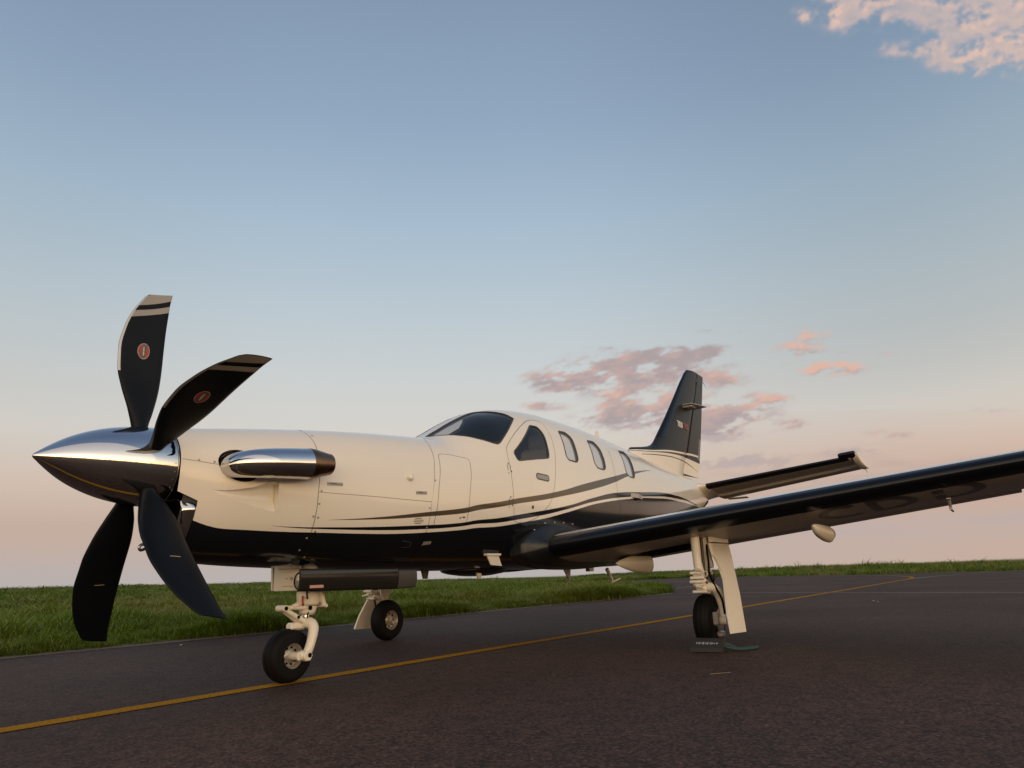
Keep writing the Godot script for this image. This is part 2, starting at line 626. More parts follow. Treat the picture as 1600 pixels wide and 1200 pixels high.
func set_stage() -> void:
	var f := Vector3(cos(PITCH) * sin(YAW), sin(PITCH), -cos(PITCH) * cos(YAW))
	var r := Vector3(cos(YAW), 0, sin(YAW))
	var u := r.cross(f)
	cam_right = cos(ROLL) * r + sin(ROLL) * u
	cam_up = -sin(ROLL) * r + cos(ROLL) * u
	cam_fwd = f
	var cam := Camera3D.new()
	cam.name = "camera"
	cam.transform = Transform3D(Basis(cam_right, cam_up, -cam_fwd), EYE)
	cam.fov = rad_to_deg(2 * atan(600.0 / LENS))
	cam.near = 0.05
	cam.far = 3000
	add_child(cam)
	var env := Environment.new()
	env.background_mode = Environment.BG_SKY
	env.tonemap_mode = Environment.TONE_MAPPER_LINEAR
	env.tonemap_exposure = 1.0
	env.sky = Sky.new()
	env.sky.sky_material = make_sky()
	env.sdfgi_enabled = true
	env.ssao_enabled = true
	env.ssil_enabled = true
	var we := WorldEnvironment.new()
	we.name = "world_environment"
	we.environment = env
	add_child(we)
	var sun := DirectionalLight3D.new()
	sun.name = "sun"
	sun.light_energy = 0.30
	sun.light_color = Color(1.0, 0.87, 0.70)
	sun.light_angular_distance = 110
	sun.shadow_enabled = true
	var a := deg_to_rad(SUN_AZ)
	var e := deg_to_rad(11)
	var to := Vector3(sin(a) * cos(e), sin(e), -cos(a) * cos(e))
	sun.transform = Transform3D(Basis.looking_at(-to, Vector3.UP), Vector3(0, 20, 0))
	add_child(sun)


# ------------------------------------------------------------------ materials
# lines of the paint scheme on the fuselage side, as x and s
const B1 := [0.6, 0.80, 0.811, 0.785, 1.201, 0.7368, 1.571, 0.7079, 1.959, 0.6903, 2.404, 0.6722, 2.905, 0.6508, 3.488, 0.6325, 4.054, 0.5987, 4.515, 0.5592, 5.169, 0.5022, 5.885, 0.4647, 6.475, 0.4471, 7.102, 0.4498, 8.154, 0.5109, 9.248, 0.7024, 9.7, 0.90, 9.9, 1.0, 10.3, 1.0]
const B2 := [1.30, 0.7016, 1.561, 0.6902, 1.949, 0.6734, 2.392, 0.6551, 2.723, 0.6422, 3.075, 0.6277, 3.477, 0.6154, 4.046, 0.5816, 4.596, 0.5368, 5.059, 0.4966, 5.585, 0.4648, 6.395, 0.4387, 7.035, 0.4342, 8.169, 0.4833, 9.2, 0.668]
const B3 := [1.30, 0.7014, 1.558, 0.6843, 1.942, 0.6613, 2.382, 0.6378, 2.885, 0.6188, 3.467, 0.5955, 4.041, 0.5614, 4.597, 0.5216, 5.065, 0.4771, 5.601, 0.4372, 6.233, 0.4167, 7.068, 0.4060, 7.905, 0.4366, 9.102, 0.629, 9.2, 0.666]
const R1 := [1.70, 0.6409, 2.212, 0.6114, 2.696, 0.5846, 3.05, 0.5701, 3.559, 0.5400, 4.019, 0.5137, 4.463, 0.4816, 4.845, 0.4528, 5.653, 0.3781, 5.976, 0.3404, 6.291, 0.3101, 7.05, 0.2496]
const R2 := [1.70, 0.6407, 1.925, 0.6230, 2.691, 0.5643, 3.046, 0.5472, 3.559, 0.5169, 4.023, 0.4885, 4.472, 0.4539, 4.865, 0.4158, 5.693, 0.3452, 6.057, 0.3143, 6.697, 0.2697, 7.05, 0.2494]


func halves(list: Array) -> Array:
	var a := []
	var b := []
	for i in range(0, list.size(), 2): a.append(list[i]); b.append(list[i + 1])
	return [a, b]


func span(im: Image, x: int, a: float, b: float, c: Color) -> void:
	var h := im.get_height()
	a *= h; b *= h
	var i0 := int(ceil(a))
	var i1 := int(floor(b))
	if i1 > i0: im.fill_rect(Rect2i(x, i0, 1, i1 - i0), c)
	for e in [[i0 - 1, i0 - a], [i1, b - i1]]:
		var y: int = clampi(e[0], 0, h - 1)
		im.set_pixel(x, y, im.get_pixel(x, y).lerp(c, clampf(e[1], 0, 1)))


const NAVY := Color(0.0060, 0.0072, 0.0105)
const WHITE := Color(0.80, 0.745, 0.645)


func paint_texture() -> ImageTexture:
	var W := 2048
	var H := 1024
	var im := Image.create(W, H, false, Image.FORMAT_RGB8)
	var white := WHITE.linear_to_srgb()
	var navy := NAVY.linear_to_srgb()
	var bronze := Color(0.085, 0.060, 0.036).linear_to_srgb()
	im.fill(white)
	var l := [B1, B2, B3, R1, R2].map(func(q): return halves(q))
	for i in W:
		var x := FX0 + (i + 0.5) / W * (FX1 - FX0)
		span(im, i, pchip(l[0][0], l[0][1], x), 1.0, navy)
		if x > 1.30 and x < 9.2: span(im, i, pchip(l[2][0], l[2][1], x), pchip(l[1][0], l[1][1], x), navy)
		if x > 1.70 and x < 7.05: span(im, i, pchip(l[4][0], l[4][1], x), pchip(l[3][0], l[3][1], x), bronze)
	return ImageTexture.create_from_image(im)


func fin_texture() -> ImageTexture:      # x 7.2 to 10.9, y 1.9 to 4.2
	var W := 1024
	var H := 1024
	var im := Image.create(W, H, false, Image.FORMAT_RGB8)
	im.fill(WHITE.linear_to_srgb())
	var slate := Color(0.017, 0.020, 0.023).linear_to_srgb()
	var a := [[7.2, 7.93, 8.55, 9.22, 9.9, 10.9], [2.29, 2.352, 2.425, 2.468, 2.508, 2.52]]        # slate begins above
	var b := [[7.2, 7.93, 8.55, 9.22, 9.9, 10.9], [2.275, 2.332, 2.397, 2.438, 2.474, 2.48]]
	var c := [[7.2, 7.92, 8.53, 9.06, 9.86, 10.9], [2.27, 2.322, 2.374, 2.396, 2.386, 2.37]]
	var d := [[7.5, 8.31, 8.73, 9.18, 9.63, 10.0], [2.25, 2.319, 2.340, 2.336, 2.285, 2.22]]
	var e := [[7.5, 8.31, 8.73, 9.18, 9.63, 10.0], [2.245, 2.306, 2.326, 2.320, 2.275, 2.219]]
	var f := func(y: float) -> float: return clampf((4.2 - y) / 2.3, 0, 1)
	for i in W:
		var x := 7.2 + (i + 0.5) / W * 3.7
		span(im, i, 0.0, f.call(pchip(a[0], a[1], x)), slate)
		span(im, i, f.call(pchip(b[0], b[1], x)), f.call(pchip(c[0], c[1], x)), slate)
		if x > 7.6 and x < 9.95: span(im, i, f.call(pchip(d[0], d[1], x)), f.call(pchip(e[0], e[1], x)), slate)
	return ImageTexture.create_from_image(im)


func asphalt_images() -> Array:
	var S := 1024
	var im := Image.create(S, S, false, Image.FORMAT_RGB8)
	var hm := Image.create(S, S, false, Image.FORMAT_RGB8)
	var r := RandomNumberGenerator.new()
	r.seed = 77
	var grain := noise(0.15, 5, 2, FastNoiseLite.TYPE_CELLULAR)
	grain.cellular_return_type = FastNoiseLite.RETURN_CELL_VALUE
	var soft := noise(0.01, 9, 3)
	for y in S:
		for x in S:
			var g := grain.get_noise_2d(x, y)
			var q := 0.5 + 0.5 * g
			var s := soft.get_noise_2d(x, y)
			var v := 0.058 * maxf(0.12, 0.08 + 1.55 * q * q + 0.22 * s + r.randf_range(-0.2, 0.2) + 0.2)
			if q > 0.975: v += 0.13
			im.set_pixel(x, y, Color(v * 1.85, v * 1.02, v * 0.72).linear_to_srgb())
			var hh := clampf(0.35 + 0.5 * q + r.randf_range(-0.15, 0.15), 0, 1)
			hm.set_pixel(x, y, Color(hh, hh, hh))
	return [ImageTexture.create_from_image(im), ImageTexture.create_from_image(hm)]


func make_materials() -> void:
	var paint := mat(Color.WHITE, 0.16, 0, 0.3)
	paint.metallic_specular = 0.4
	paint.albedo_texture = paint_texture()
	M.paint = paint
	M.white = mat(WHITE, 0.22, 0, 0.5)
	M.gear = mat(Color(0.80, 0.73, 0.61), 0.35)
	M.strut = mat(Color(0.46, 0.41, 0.33), 0.4)
	M.grime = mat(Color(0.06, 0.05, 0.042), 0.55)
	M.navy = mat(NAVY, 0.14)
	M.boot = mat(Color(0.0045, 0.0055, 0.009), 0.22)
	M.boot.metallic_specular = 0.38
	M.fairing = mat(Color(0.012, 0.014, 0.018), 0.32)
	M.fairing.metallic_specular = 0.45
	var fin := mat(Color.WHITE, 0.42)
	fin.metallic_specular = 0.3
	fin.albedo_texture = fin_texture()
	M.fin = fin
	M.slate = mat(Color(0.017, 0.020, 0.023), 0.28, 0, 0.4)
	M.chrome = mat(Color(0.62, 0.62, 0.63), 0.055, 1.0)
	M.steel = mat(Color(0.45, 0.44, 0.43), 0.28, 1.0)
	var hot := mat(Color(0.30, 0.19, 0.12), 0.34, 1.0)
	hot.roughness_texture = noise_tex(256, 0.02, 3, Color(0.6, 0.6, 0.6), Color.WHITE)
	hot.uv1_triplanar = true
	hot.uv1_scale = Vector3(3, 3, 3)
	hot.albedo_color = Color(0.20, 0.12, 0.075).linear_to_srgb()
	M.hot = hot
	M.dark = mat(Color(0.006, 0.006, 0.006), 0.8)
	M.dark.metallic_specular = 0.1
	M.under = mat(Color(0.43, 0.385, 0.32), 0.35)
	M.bay_door = mat(Color(0.017, 0.015, 0.013), 0.16)
	M.cabin = mat(Color(0.055, 0.052, 0.05), 0.85)
	M.seat = mat(Color(0.30, 0.24, 0.18), 0.6)
	var rub := mat(Color(0.0065, 0.006, 0.0058), 0.6)
	rub.metallic_specular = 0.25
	rub.heightmap_enabled = true
	rub.heightmap_texture = noise_tex(256, 0.05, 8, Color.BLACK, Color.WHITE)
	rub.heightmap_scale = 0.06
	rub.uv1_triplanar = true
	rub.uv1_scale = Vector3(6, 6, 6)
	M.rubber = rub
	M.seal = mat(Color(0.06, 0.056, 0.052), 0.45)
	M.rim = mat(Color(0.42, 0.38, 0.33), 0.35, 0.4)
	M.blade = mat(Color(0.0055, 0.0070, 0.0105), 0.36)
	M.blade.metallic_specular = 0.25
	M.stripe = mat(Color(0.30, 0.28, 0.255), 0.5)
	M.nickel = mat(Color(0.48, 0.46, 0.43), 0.35, 0.7)
	M.red = mat(Color(0.35, 0.025, 0.02), 0.4)
	M.olive = mat(Color(0.09, 0.075, 0.04), 0.4)
	M.gold = mat(Color(0.5, 0.40, 0.2), 0.4)
	M.print = mat(Color(0.03, 0.028, 0.026), 0.5)
	M.letter_white = mat(Color(0.75, 0.74, 0.72), 0.45)
	M.letter_red = mat(Color(0.26, 0.05, 0.045), 0.45)
	M.letter_dark = mat(Color(0.10, 0.075, 0.065), 0.4)
	M.plate = mat(Color(0.33, 0.30, 0.27), 0.35, 0.3)
	M.placard = mat(Color(0.55, 0.30, 0.26), 0.5)
	M.shade = mat(Color(0.72, 0.72, 0.72), 0.8)
	var gl := mat(Color(0.30, 0.34, 0.36), 0.02)
	gl.albedo_color.a = 0.12
	gl.transparency = BaseMaterial3D.TRANSPARENCY_ALPHA
	gl.metallic_specular = 0.6
	M.glass = gl
	var tint := mat(Color(0.035, 0.045, 0.055), 0.02)
	tint.albedo_color.a = 0.30
	tint.transparency = BaseMaterial3D.TRANSPARENCY_ALPHA
	tint.metallic_specular = 0.42
	M.tinted = tint
	# the ground
	var asp := StandardMaterial3D.new()
	var pair := asphalt_images()
	asp.albedo_texture = pair[0]
	asp.heightmap_enabled = true
	asp.heightmap_texture = pair[1]
	asp.heightmap_scale = 0.5
	asp.roughness = 0.82
	asp.metallic_specular = 0.35
	asp.uv1_scale = Vector3(0.53, 0.53, 1)
	asp.detail_enabled = true
	asp.detail_blend_mode = BaseMaterial3D.BLEND_MODE_MUL
	asp.detail_uv_layer = BaseMaterial3D.DETAIL_UV_2
	asp.detail_albedo = noise_tex(512, 0.012, 15, Color(0.72, 0.69, 0.66), Color(1.0, 1.0, 1.0), 6)
	asp.uv2_scale = Vector3(0.043, 0.043, 1)
	M.asphalt = asp
	var soil := StandardMaterial3D.new()
	soil.albedo_texture = noise_tex(512, 0.03, 4, Color(0.27, 0.33, 0.09), Color(0.38, 0.41, 0.15), 5)
	soil.roughness = 0.95
	soil.uv1_scale = Vector3(0.3, 0.3, 1)
	M.soil = soil
	var yel := mat(Color(0.60, 0.295, 0.016), 0.85)
	yel.metallic_specular = 0.15
	yel.albedo_texture = noise_tex(512, 0.06, 6, Color(0.62, 0.6, 0.58), Color(1, 1, 1), 5)
	yel.uv1_scale = Vector3(1.3, 1.3, 1)
	yel.heightmap_enabled = true
	yel.heightmap_texture = pair[1]
	yel.heightmap_scale = 0.3
	M.yellow = yel
	var wl := mat(Color(0.33, 0.27, 0.20), 0.7)
	wl.albedo_texture = yel.albedo_texture
	M.line = wl
	var gr := StandardMaterial3D.new()
	gr.vertex_color_use_as_albedo = true
	gr.roughness = 0.65
	gr.metallic_specular = 0.3
	gr.backlight_enabled = true
	gr.backlight = Color(0.8, 0.85, 0.5)
	M.grass = gr
	M.leaf = mat(Color(0.035, 0.05, 0.02), 0.8)
	M.rope = mat(Color(0.022, 0.060, 0.060), 0.7)
	M.chock = mat(Color(0.022, 0.020, 0.018), 0.6)
	M.twig = mat(Color(0.22, 0.17, 0.11), 0.8)
	M.stone = mat(Color(0.3, 0.27, 0.24), 0.85)
	M.lens = mat(Color(0.75, 0.72, 0.66), 0.08, 0.6)


# ------------------------------------------------------------------ setting
const EDGE := -4.86            # the left edge of the taxiway
const APRON := [-70.0, EDGE, 18.0, EDGE, 20.3, -5.25, 22.4, -6.15, 24.6, -7.5, 28.0, -9.7, 34.0, -13.8, 45.0, -21.5, 62.0, -33.0, 74.0, -24.0, 62.0, -14.0, 53.0, -5.0, 49.5, 4.0, 50.0, 30.0, 55.0, 60.0, -70.0, 60.0]


func land(x: float, z: float) -> float:
	var w := (-z - 8.0) - 0.62 * maxf(0.0, x - 22.0)
	var cap := minf(maxf(w, 0.0), 58.0)
	var q := x - 51.0 + minf(0.0, z)
	var bank := smoothstep(0.5, 9.0, q) * (0.10 + 0.34 * (1.0 - smoothstep(-16.0, 16.0, z)))
	return 0.0175 * cap + bank - 0.011 * maxf(0.0, q - 16.0)


func build_setting() -> void:
	var st := new_st()
	var g := [-1500.0, -700.0, -300.0, -150.0, -90.0]
	var x := -70.0
	while x <= 120.0: g.append(x); x += 4.0
	g.append_array([140.0, 180.0, 260.0, 400.0, 700.0, 1500.0])
	var hgt := func(px: float, pz: float) -> float: return land(px, pz) - 0.012
	for i in g.size() - 1:
		for j in g.size() - 1:
			var p := []
			var n := []
			var u := []
			for q in [[i, j], [i + 1, j], [i + 1, j + 1], [i, j + 1]]:
				var px: float = g[q[0]]
				var pz: float = g[q[1]]
				p.append(Vector3(px, hgt.call(px, pz), pz))
				var e := 0.5
				n.append(Vector3(hgt.call(px - e, pz) - hgt.call(px + e, pz), 2 * e, hgt.call(px, pz - e) - hgt.call(px, pz + e)).normalized())
				u.append(Vector2(px, pz))
			quad(st, p, n, u)
	var o := obj("ground", st, M.soil)
	tag(o, "", "", "", "structure")
	# the taxiway
	var poly := PackedVector2Array()
	for i in range(0, APRON.size(), 2): poly.append(Vector2(APRON[i], APRON[i + 1]))
	st = new_st()
	var idx := Geometry2D.triangulate_polygon(poly)
	for k in range(0, idx.size(), 3):
		var p := []
		for q in 3: p.append(poly[idx[k + q]])
		for q in 3: pass
		st.set_uv2(Vector2.ZERO)
		_flat_tri_uv(st, p)
	o = obj("taxiway", st, M.asphalt)
	tag(o, "", "", "", "structure")
	# dirt and dead grass along the edge of the asphalt
	st = new_st()
	var a := []
	var b := []
	rng.seed = 5
	x = -30.0
	while x < 20.0:
		a.append(Vector3(x, 0.004, EDGE + 0.02 + rng.randf_range(-0.02, 0.02)))
		b.append(Vector3(x, 0.022, EDGE - 0.30))
		x += 0.12
	for i in a.size() - 1:
		var uv := [Vector2(a[i].x, a[i].z), Vector2(a[i + 1].x, a[i + 1].z), Vector2(b[i + 1].x, b[i + 1].z), Vector2(b[i].x, b[i].z)]
		quad(st, [a[i], a[i + 1], b[i + 1], b[i]], [Vector3.UP, Vector3.UP, Vector3.UP, Vector3.UP], uv)
	var dirt := mat(Color(0.20, 0.155, 0.115), 0.95)
	dirt.albedo_texture = noise_tex(256, 0.05, 41, Color(0.7, 0.68, 0.62), Color(1, 1, 1), 5)
	o = obj("taxiway_verge", st, dirt)
	tag(o, "", "", "", "structure")
	# painted lines
	road_line("taxiway_centre_line", [Vector2(-30, 0.0), Vector2(0, 0.0), Vector2(20, 0.0), Vector2(33.5, -0.1)], 0.15, M.yellow, "yellow centre line running under the nose wheel of the aircraft")
	road_line("taxiway_turn_line", [Vector2(33.4, -0.1), Vector2(36.5, -0.35), Vector2(39.5, -0.9), Vector2(42.5, -1.8), Vector2(45, -2.8), Vector2(49, -5.0), Vector2(54, -9)], 0.17, M.yellow, "yellow line that turns left at the far end of the centre line")
	road_line("taxiway_far_line", [Vector2(33.6, 0.02), Vector2(37.5, 0.3), Vector2(42.5, 1.25), Vector2(49, 3.0)], 0.15, M.line, "pale line going on beyond the far turn")
	road_line("taxiway_cross_line", [Vector2(24, -9.4), Vector2(21.0, -6.1), Vector2(19.76, -4.05), Vector2(18.3, -0.2), Vector2(16.1, 4.05), Vector2(10, 15.2)], 0.13, M.line, "thin pale line crossing the taxiway beyond the wing")
	road_line("taxiway_arc_line", [Vector2(26.9, -7.7), Vector2(31, -8.3), Vector2(37, -10.5), Vector2(42, -13.2), Vector2(52, -20)], 0.14, M.line, "faint pale arc by the tip of the grass")


func build_cracks() -> void:
	rng.seed = 14
	for c in [[Vector2(5.6, 4.55), Vector2(5.0, 6.2)], [Vector2(5.3, 3.6), Vector2(5.05, 4.3)], [Vector2(2.55, 3.85), Vector2(2.35, 4.5)], [Vector2(9.5, 6.2), Vector2(9.1, 9.5)], [Vector2(-1.0, -3.3), Vector2(6.5, -3.05)]]:
		var st := new_st()
		var prev := []
		var n := 40
		var wander := noise(0.9, rng.randi() % 1000, 4)
		for i in n:
			var t := i / float(n - 1)
			var p: Vector2 = c[0].lerp(c[1], t)
			var o: Vector2 = (c[1] - c[0]).normalized().orthogonal()
			p += o * wander.get_noise_1d(t * c[0].distance_to(c[1]) * 1.2) * 0.10
			var w := 0.0045 * (0.35 + absf(wander.get_noise_1d(t * 30 + 90)) * 1.6) * minf(1.0, 12 * t * (1 - t) + 0.1)
			var cur := [Vector3((p - o * w).x, 0.004, (p - o * w).y), Vector3((p + o * w).x, 0.004, (p + o * w).y)]
			if prev: quad(st, [prev[0], prev[1], cur[1], cur[0]], [Vector3.UP, Vector3.UP, Vector3.UP, Vector3.UP])
			prev = cur
		tag(obj("asphalt_crack", st, M.dark), "", "", "", "structure")


func _flat_tri_uv(st: SurfaceTool, p: Array) -> void:
	var v := []
	for q in p: v.append(Vector3(q.x, 0.0, q.y))
	var g: Vector3 = (v[2] - v[0]).cross(v[1] - v[0])
	var order := [0, 1, 2] if g.y > 0 else [0, 2, 1]
	for k in order:
		st.set_normal(Vector3.UP); st.set_uv(p[k]); st.set_uv2(p[k]); st.add_vertex(v[k])


func road_line(called: String, pts: Array, width: float, m: Material, label: String) -> void:
	var st := new_st()
	var c := Curve2D.new()
	for i in pts.size():
		var t: Vector2 = (pts[mini(i + 1, pts.size() - 1)] - pts[maxi(i - 1, 0)]) / 6.0
		c.add_point(pts[i], -t, t)
	var n := int(c.get_baked_length() / 0.25) + 2
	var rag := noise(2.0, 3, 3)
	var prev := []
	for i in n:
		var d := c.get_baked_length() * i / (n - 1)
		var p := c.sample_baked(d, true)
		var q := (c.sample_baked(minf(d + 0.05, c.get_baked_length()), true) - c.sample_baked(maxf(d - 0.05, 0), true)).normalized().orthogonal()
		var a := p + q * width * (0.5 + 0.05 * rag.get_noise_1d(d))
		var b := p - q * width * (0.5 + 0.05 * rag.get_noise_1d(d + 500))
		var cur := [Vector3(a.x, 0.004, a.y), Vector3(b.x, 0.004, b.y), a, b]
		if prev: quad(st, [prev[0], prev[1], cur[1], cur[0]], [Vector3.UP, Vector3.UP, Vector3.UP, Vector3.UP], [prev[2], prev[3], cur[3], cur[2]])
		prev = cur
	var o := obj(called, st, m)
	tag(o, label, "", "", "structure")


func tuft(sd: int, blades: int, spread: float, lean: float, width: float) -> ArrayMesh:
	var r := RandomNumberGenerator.new()
	r.seed = sd
	var st := new_st()
	for k in blades:
		var a := r.randf() * TAU
		var p := Vector3(cos(a), 0, sin(a)) * r.randf() * spread
		var dir := r.randf() * TAU
		var d := Vector3(cos(dir), 0, sin(dir))
		var side := Vector3(-d.z, 0, d.x) * width * r.randf_range(0.6, 1.2)
		var h := r.randf_range(0.55, 1.0)
		var l := lean * r.randf_range(0.3, 1.3)
		var p1 := p + Vector3.UP * h * 0.55 + d * l * 0.25
		var p2 := p + Vector3.UP * h * (1.0 - l * 0.25) + d * l
		var n := (d * -0.5 + Vector3.UP).normalized()
		var t := r.randf_range(0.7, 1.3)
		st.set_color(Color(t, t, t * 0.9))
		if r.randf() < 0.12: st.set_color(Color(2.4, 1.6, 1.3))
		var n0 := (n + Vector3.UP * 0.2).normalized()
		quad(st, [p - side, p + side, p1 + side * 0.8, p1 - side * 0.8], [n0, n0, n, n])
		tri(st, p1 - side * 0.8, p1 + side * 0.8, p2, n, n, n)
	return st.commit()


func scatter(called: String, label: String, mesh: Mesh, places: Array) -> void:
	var mm := MultiMesh.new()
	mm.transform_format = MultiMesh.TRANSFORM_3D
	mm.use_colors = true
	mm.mesh = mesh
	mm.instance_count = places.size()
	for i in places.size():
		mm.set_instance_transform(i, places[i][0])
		mm.set_instance_color(i, places[i][1])
	var o := MultiMeshInstance3D.new()
	o.name = numbered(called, self)
	o.multimesh = mm
	o.material_override = M.grass
	add_child(o, true)
	tag(o, label, "grass", "", "stuff")


func on_apron(x: float, z: float) -> bool:
	return z > EDGE - 0.04 and x < 18 or Geometry2D.is_point_in_polygon(Vector2(x, z), _apron)


var _apron := PackedVector2Array()


func build_grass() -> void:
	for i in range(0, APRON.size(), 2): _apron.append(Vector2(APRON[i], APRON[i + 1]))
	rng.seed = 21
	var patch := noise(0.22, 2, 3)
	var dry := noise(0.09, 12, 3)
	var tint := func(x: float, z: float) -> Color:
		var d := clampf(0.5 + dry.get_noise_2d(x, z * 1.4) * 1.1, 0, 1)
		var c := Color(0.185, 0.240, 0.036).lerp(Color(0.30, 0.27, 0.085), d * d)
		return c * rng.randf_range(0.7, 1.35)
	var seen := func(x: float, z: float) -> bool:    # what the camera, or one a step beside it, can see
		var az := rad_to_deg(atan2(x - EYE.x, EYE.z - z))
		return az > 8 and az < 100
	var sets := [
		# z from, z to, x from, x to, how many, height, width, spread
		[EDGE - 0.15, -5.6, -4.0, 22.0, 14000, 0.25, 1.15],
		[-5.3, -9.0, -4.0, 26.0, 40000, 0.27, 1.05],
		[-9.0, -18.0, -2.0, 44.0, 44000, 0.27, 1.3],
		[-18.0, -40.0, 4.0, 80.0, 50000, 0.28, 2.1],
		[-40.0, -90.0, 12.0, 130.0, 36000, 0.34, 4.0]]
	var meshes := [tuft(1, 10, 0.35, 0.6, 0.024), tuft(2, 10, 0.45, 1.0, 0.024), tuft(3, 7, 0.3, 0.45, 0.022)]
	var lots := [[], [], []]
	for s in sets:
		for k in s[4]:
			var x := rng.randf_range(s[2], s[3])
			var z := rng.randf_range(s[1], s[0])
			if not seen.call(x, z) or on_apron(x, z): continue
			var q: float = patch.get_noise_2d(x, z)
			var h: float = s[5] * (1.0 + 1.0 * q) * rng.randf_range(0.55, 1.45)
			if s[5] < 0.26 and z > EDGE - 0.32: h *= 0.7
			var w: float = h * s[6] * rng.randf_range(0.9, 1.3)
			var t := Transform3D(Basis.from_euler(Vector3(0, rng.randf() * TAU, 0)).scaled_local(Vector3(w, h, w)), Vector3(x, land(x, z) - 0.02, z))
			lots[rng.randi() % 3].append([t, tint.call(x, z)])
	# the far side, beyond the asphalt
	for k in 26000:
		var x := 47.0 + pow(rng.randf(), 1.6) * 60
		var z := rng.randf_range(-45.0, 40.0)
		if not seen.call(x, z) or on_apron(x, z): continue
		var h := (0.42 + 0.22 * patch.get_noise_2d(x * 0.7, z * 0.7)) * rng.randf_range(0.6, 1.3)
		if rng.randf() < 0.02: h *= 1.7
		var w := h * 1.6
		lots[rng.randi() % 3].append([Transform3D(Basis.from_euler(Vector3(0, rng.randf() * TAU, 0)).scaled_local(Vector3(w, h, w)), Vector3(x, land(x, z) - 0.02, z)), tint.call(x, z)])
	for i in 3: scatter("grass", ["long green grass beside the taxiway, tufts that stand loosely", "long green grass beside the taxiway, tufts that lean over", "long green grass beside the taxiway, upright tufts"][i], meshes[i], lots[i])
	# the line of trees and hedges on the horizon behind the photographer, which the polished metal and dark paint reflect
	var lots2 := []
	for k in 2600:
		var a := deg_to_rad(rng.randf_range(120, 350))
		var r := rng.randf_range(150, 175)
		var top: float = 4.0 + 3.2 * dry.get_noise_1d(rad_to_deg(a) * 9.0) + 2.0 * patch.get_noise_1d(rad_to_deg(a) * 14.0)
		var p := Vector3(sin(a) * r, rng.randf() * top, -cos(a) * r)
		lots2.append([Transform3D(Basis.from_euler(Vector3(rng.randf() * 3, rng.randf() * TAU, 0)) * rng.randf_range(1.2, 2.6), p), Color(0.028, 0.04, 0.016) * rng.randf_range(0.7, 1.3)])
	scatter("distant_treeline", "far dark line of trees and hedges behind the photographer", tuft(9, 40, 0.9, 0.9, 0.18), lots2)


# ------------------------------------------------------------------ lifting surfaces
func foil(x: float, upper: bool, t := 0.15, m := 0.02) -> float:
	var yt := 5 * t * (0.2969 * sqrt(x) - 0.126 * x - 0.3516 * x * x + 0.2843 * pow(x, 3) - 0.1036 * pow(x, 4))
	var p := 0.4
	var yc := m / (p * p) * (2 * p * x - x * x) if x < p else m / ((1 - p) * (1 - p)) * ((1 - 2 * p) + 2 * p * x - x * x)
	return yc + yt if upper else yc - yt


func wing_at(z: float, x: float, upper: bool, side := 1.0, off := 0.0) -> Vector3:
	var d := z - 0.6
	var c := 1.862 - 0.123 * d
	var a := deg_to_rad(4.27 + 0.12 * d)
	var y := foil(x, upper) * c + (off if upper else -off)
	var xx := x * c
	if x < 0.03: xx -= off
	return Vector3(3.963 + 0.111 * d + xx * cos(a) + y * sin(a), 0.895 + 0.107 * d - xx * sin(a) + y * cos(a), side * z)


func chord_steps(a: float, b: float, n: int) -> Array:
	var o := []
	for i in n + 1: o.append(a + (b - a) * i / n)
	return o


func wing_strip(st: SurfaceTool, zs: Array, list: Array, side: float, off := 0.0) -> void:   # list of [x, upper]
	var rings := []
	for z in zs: rings.append(list.map(func(q): return wing_at(z, q[0], q[1], side, off)))
	loft(st, rings, false, false)


func around_nose(a: float, b: float, n := 10) -> Array:      # from a on the upper side round the leading edge to b on the lower
	var o := []
	for i in n: o.append([a * pow(1.0 - i / float(n), 2), true])
	for i in n + 1: o.append([b * pow(i / float(n), 2), false])
	return o


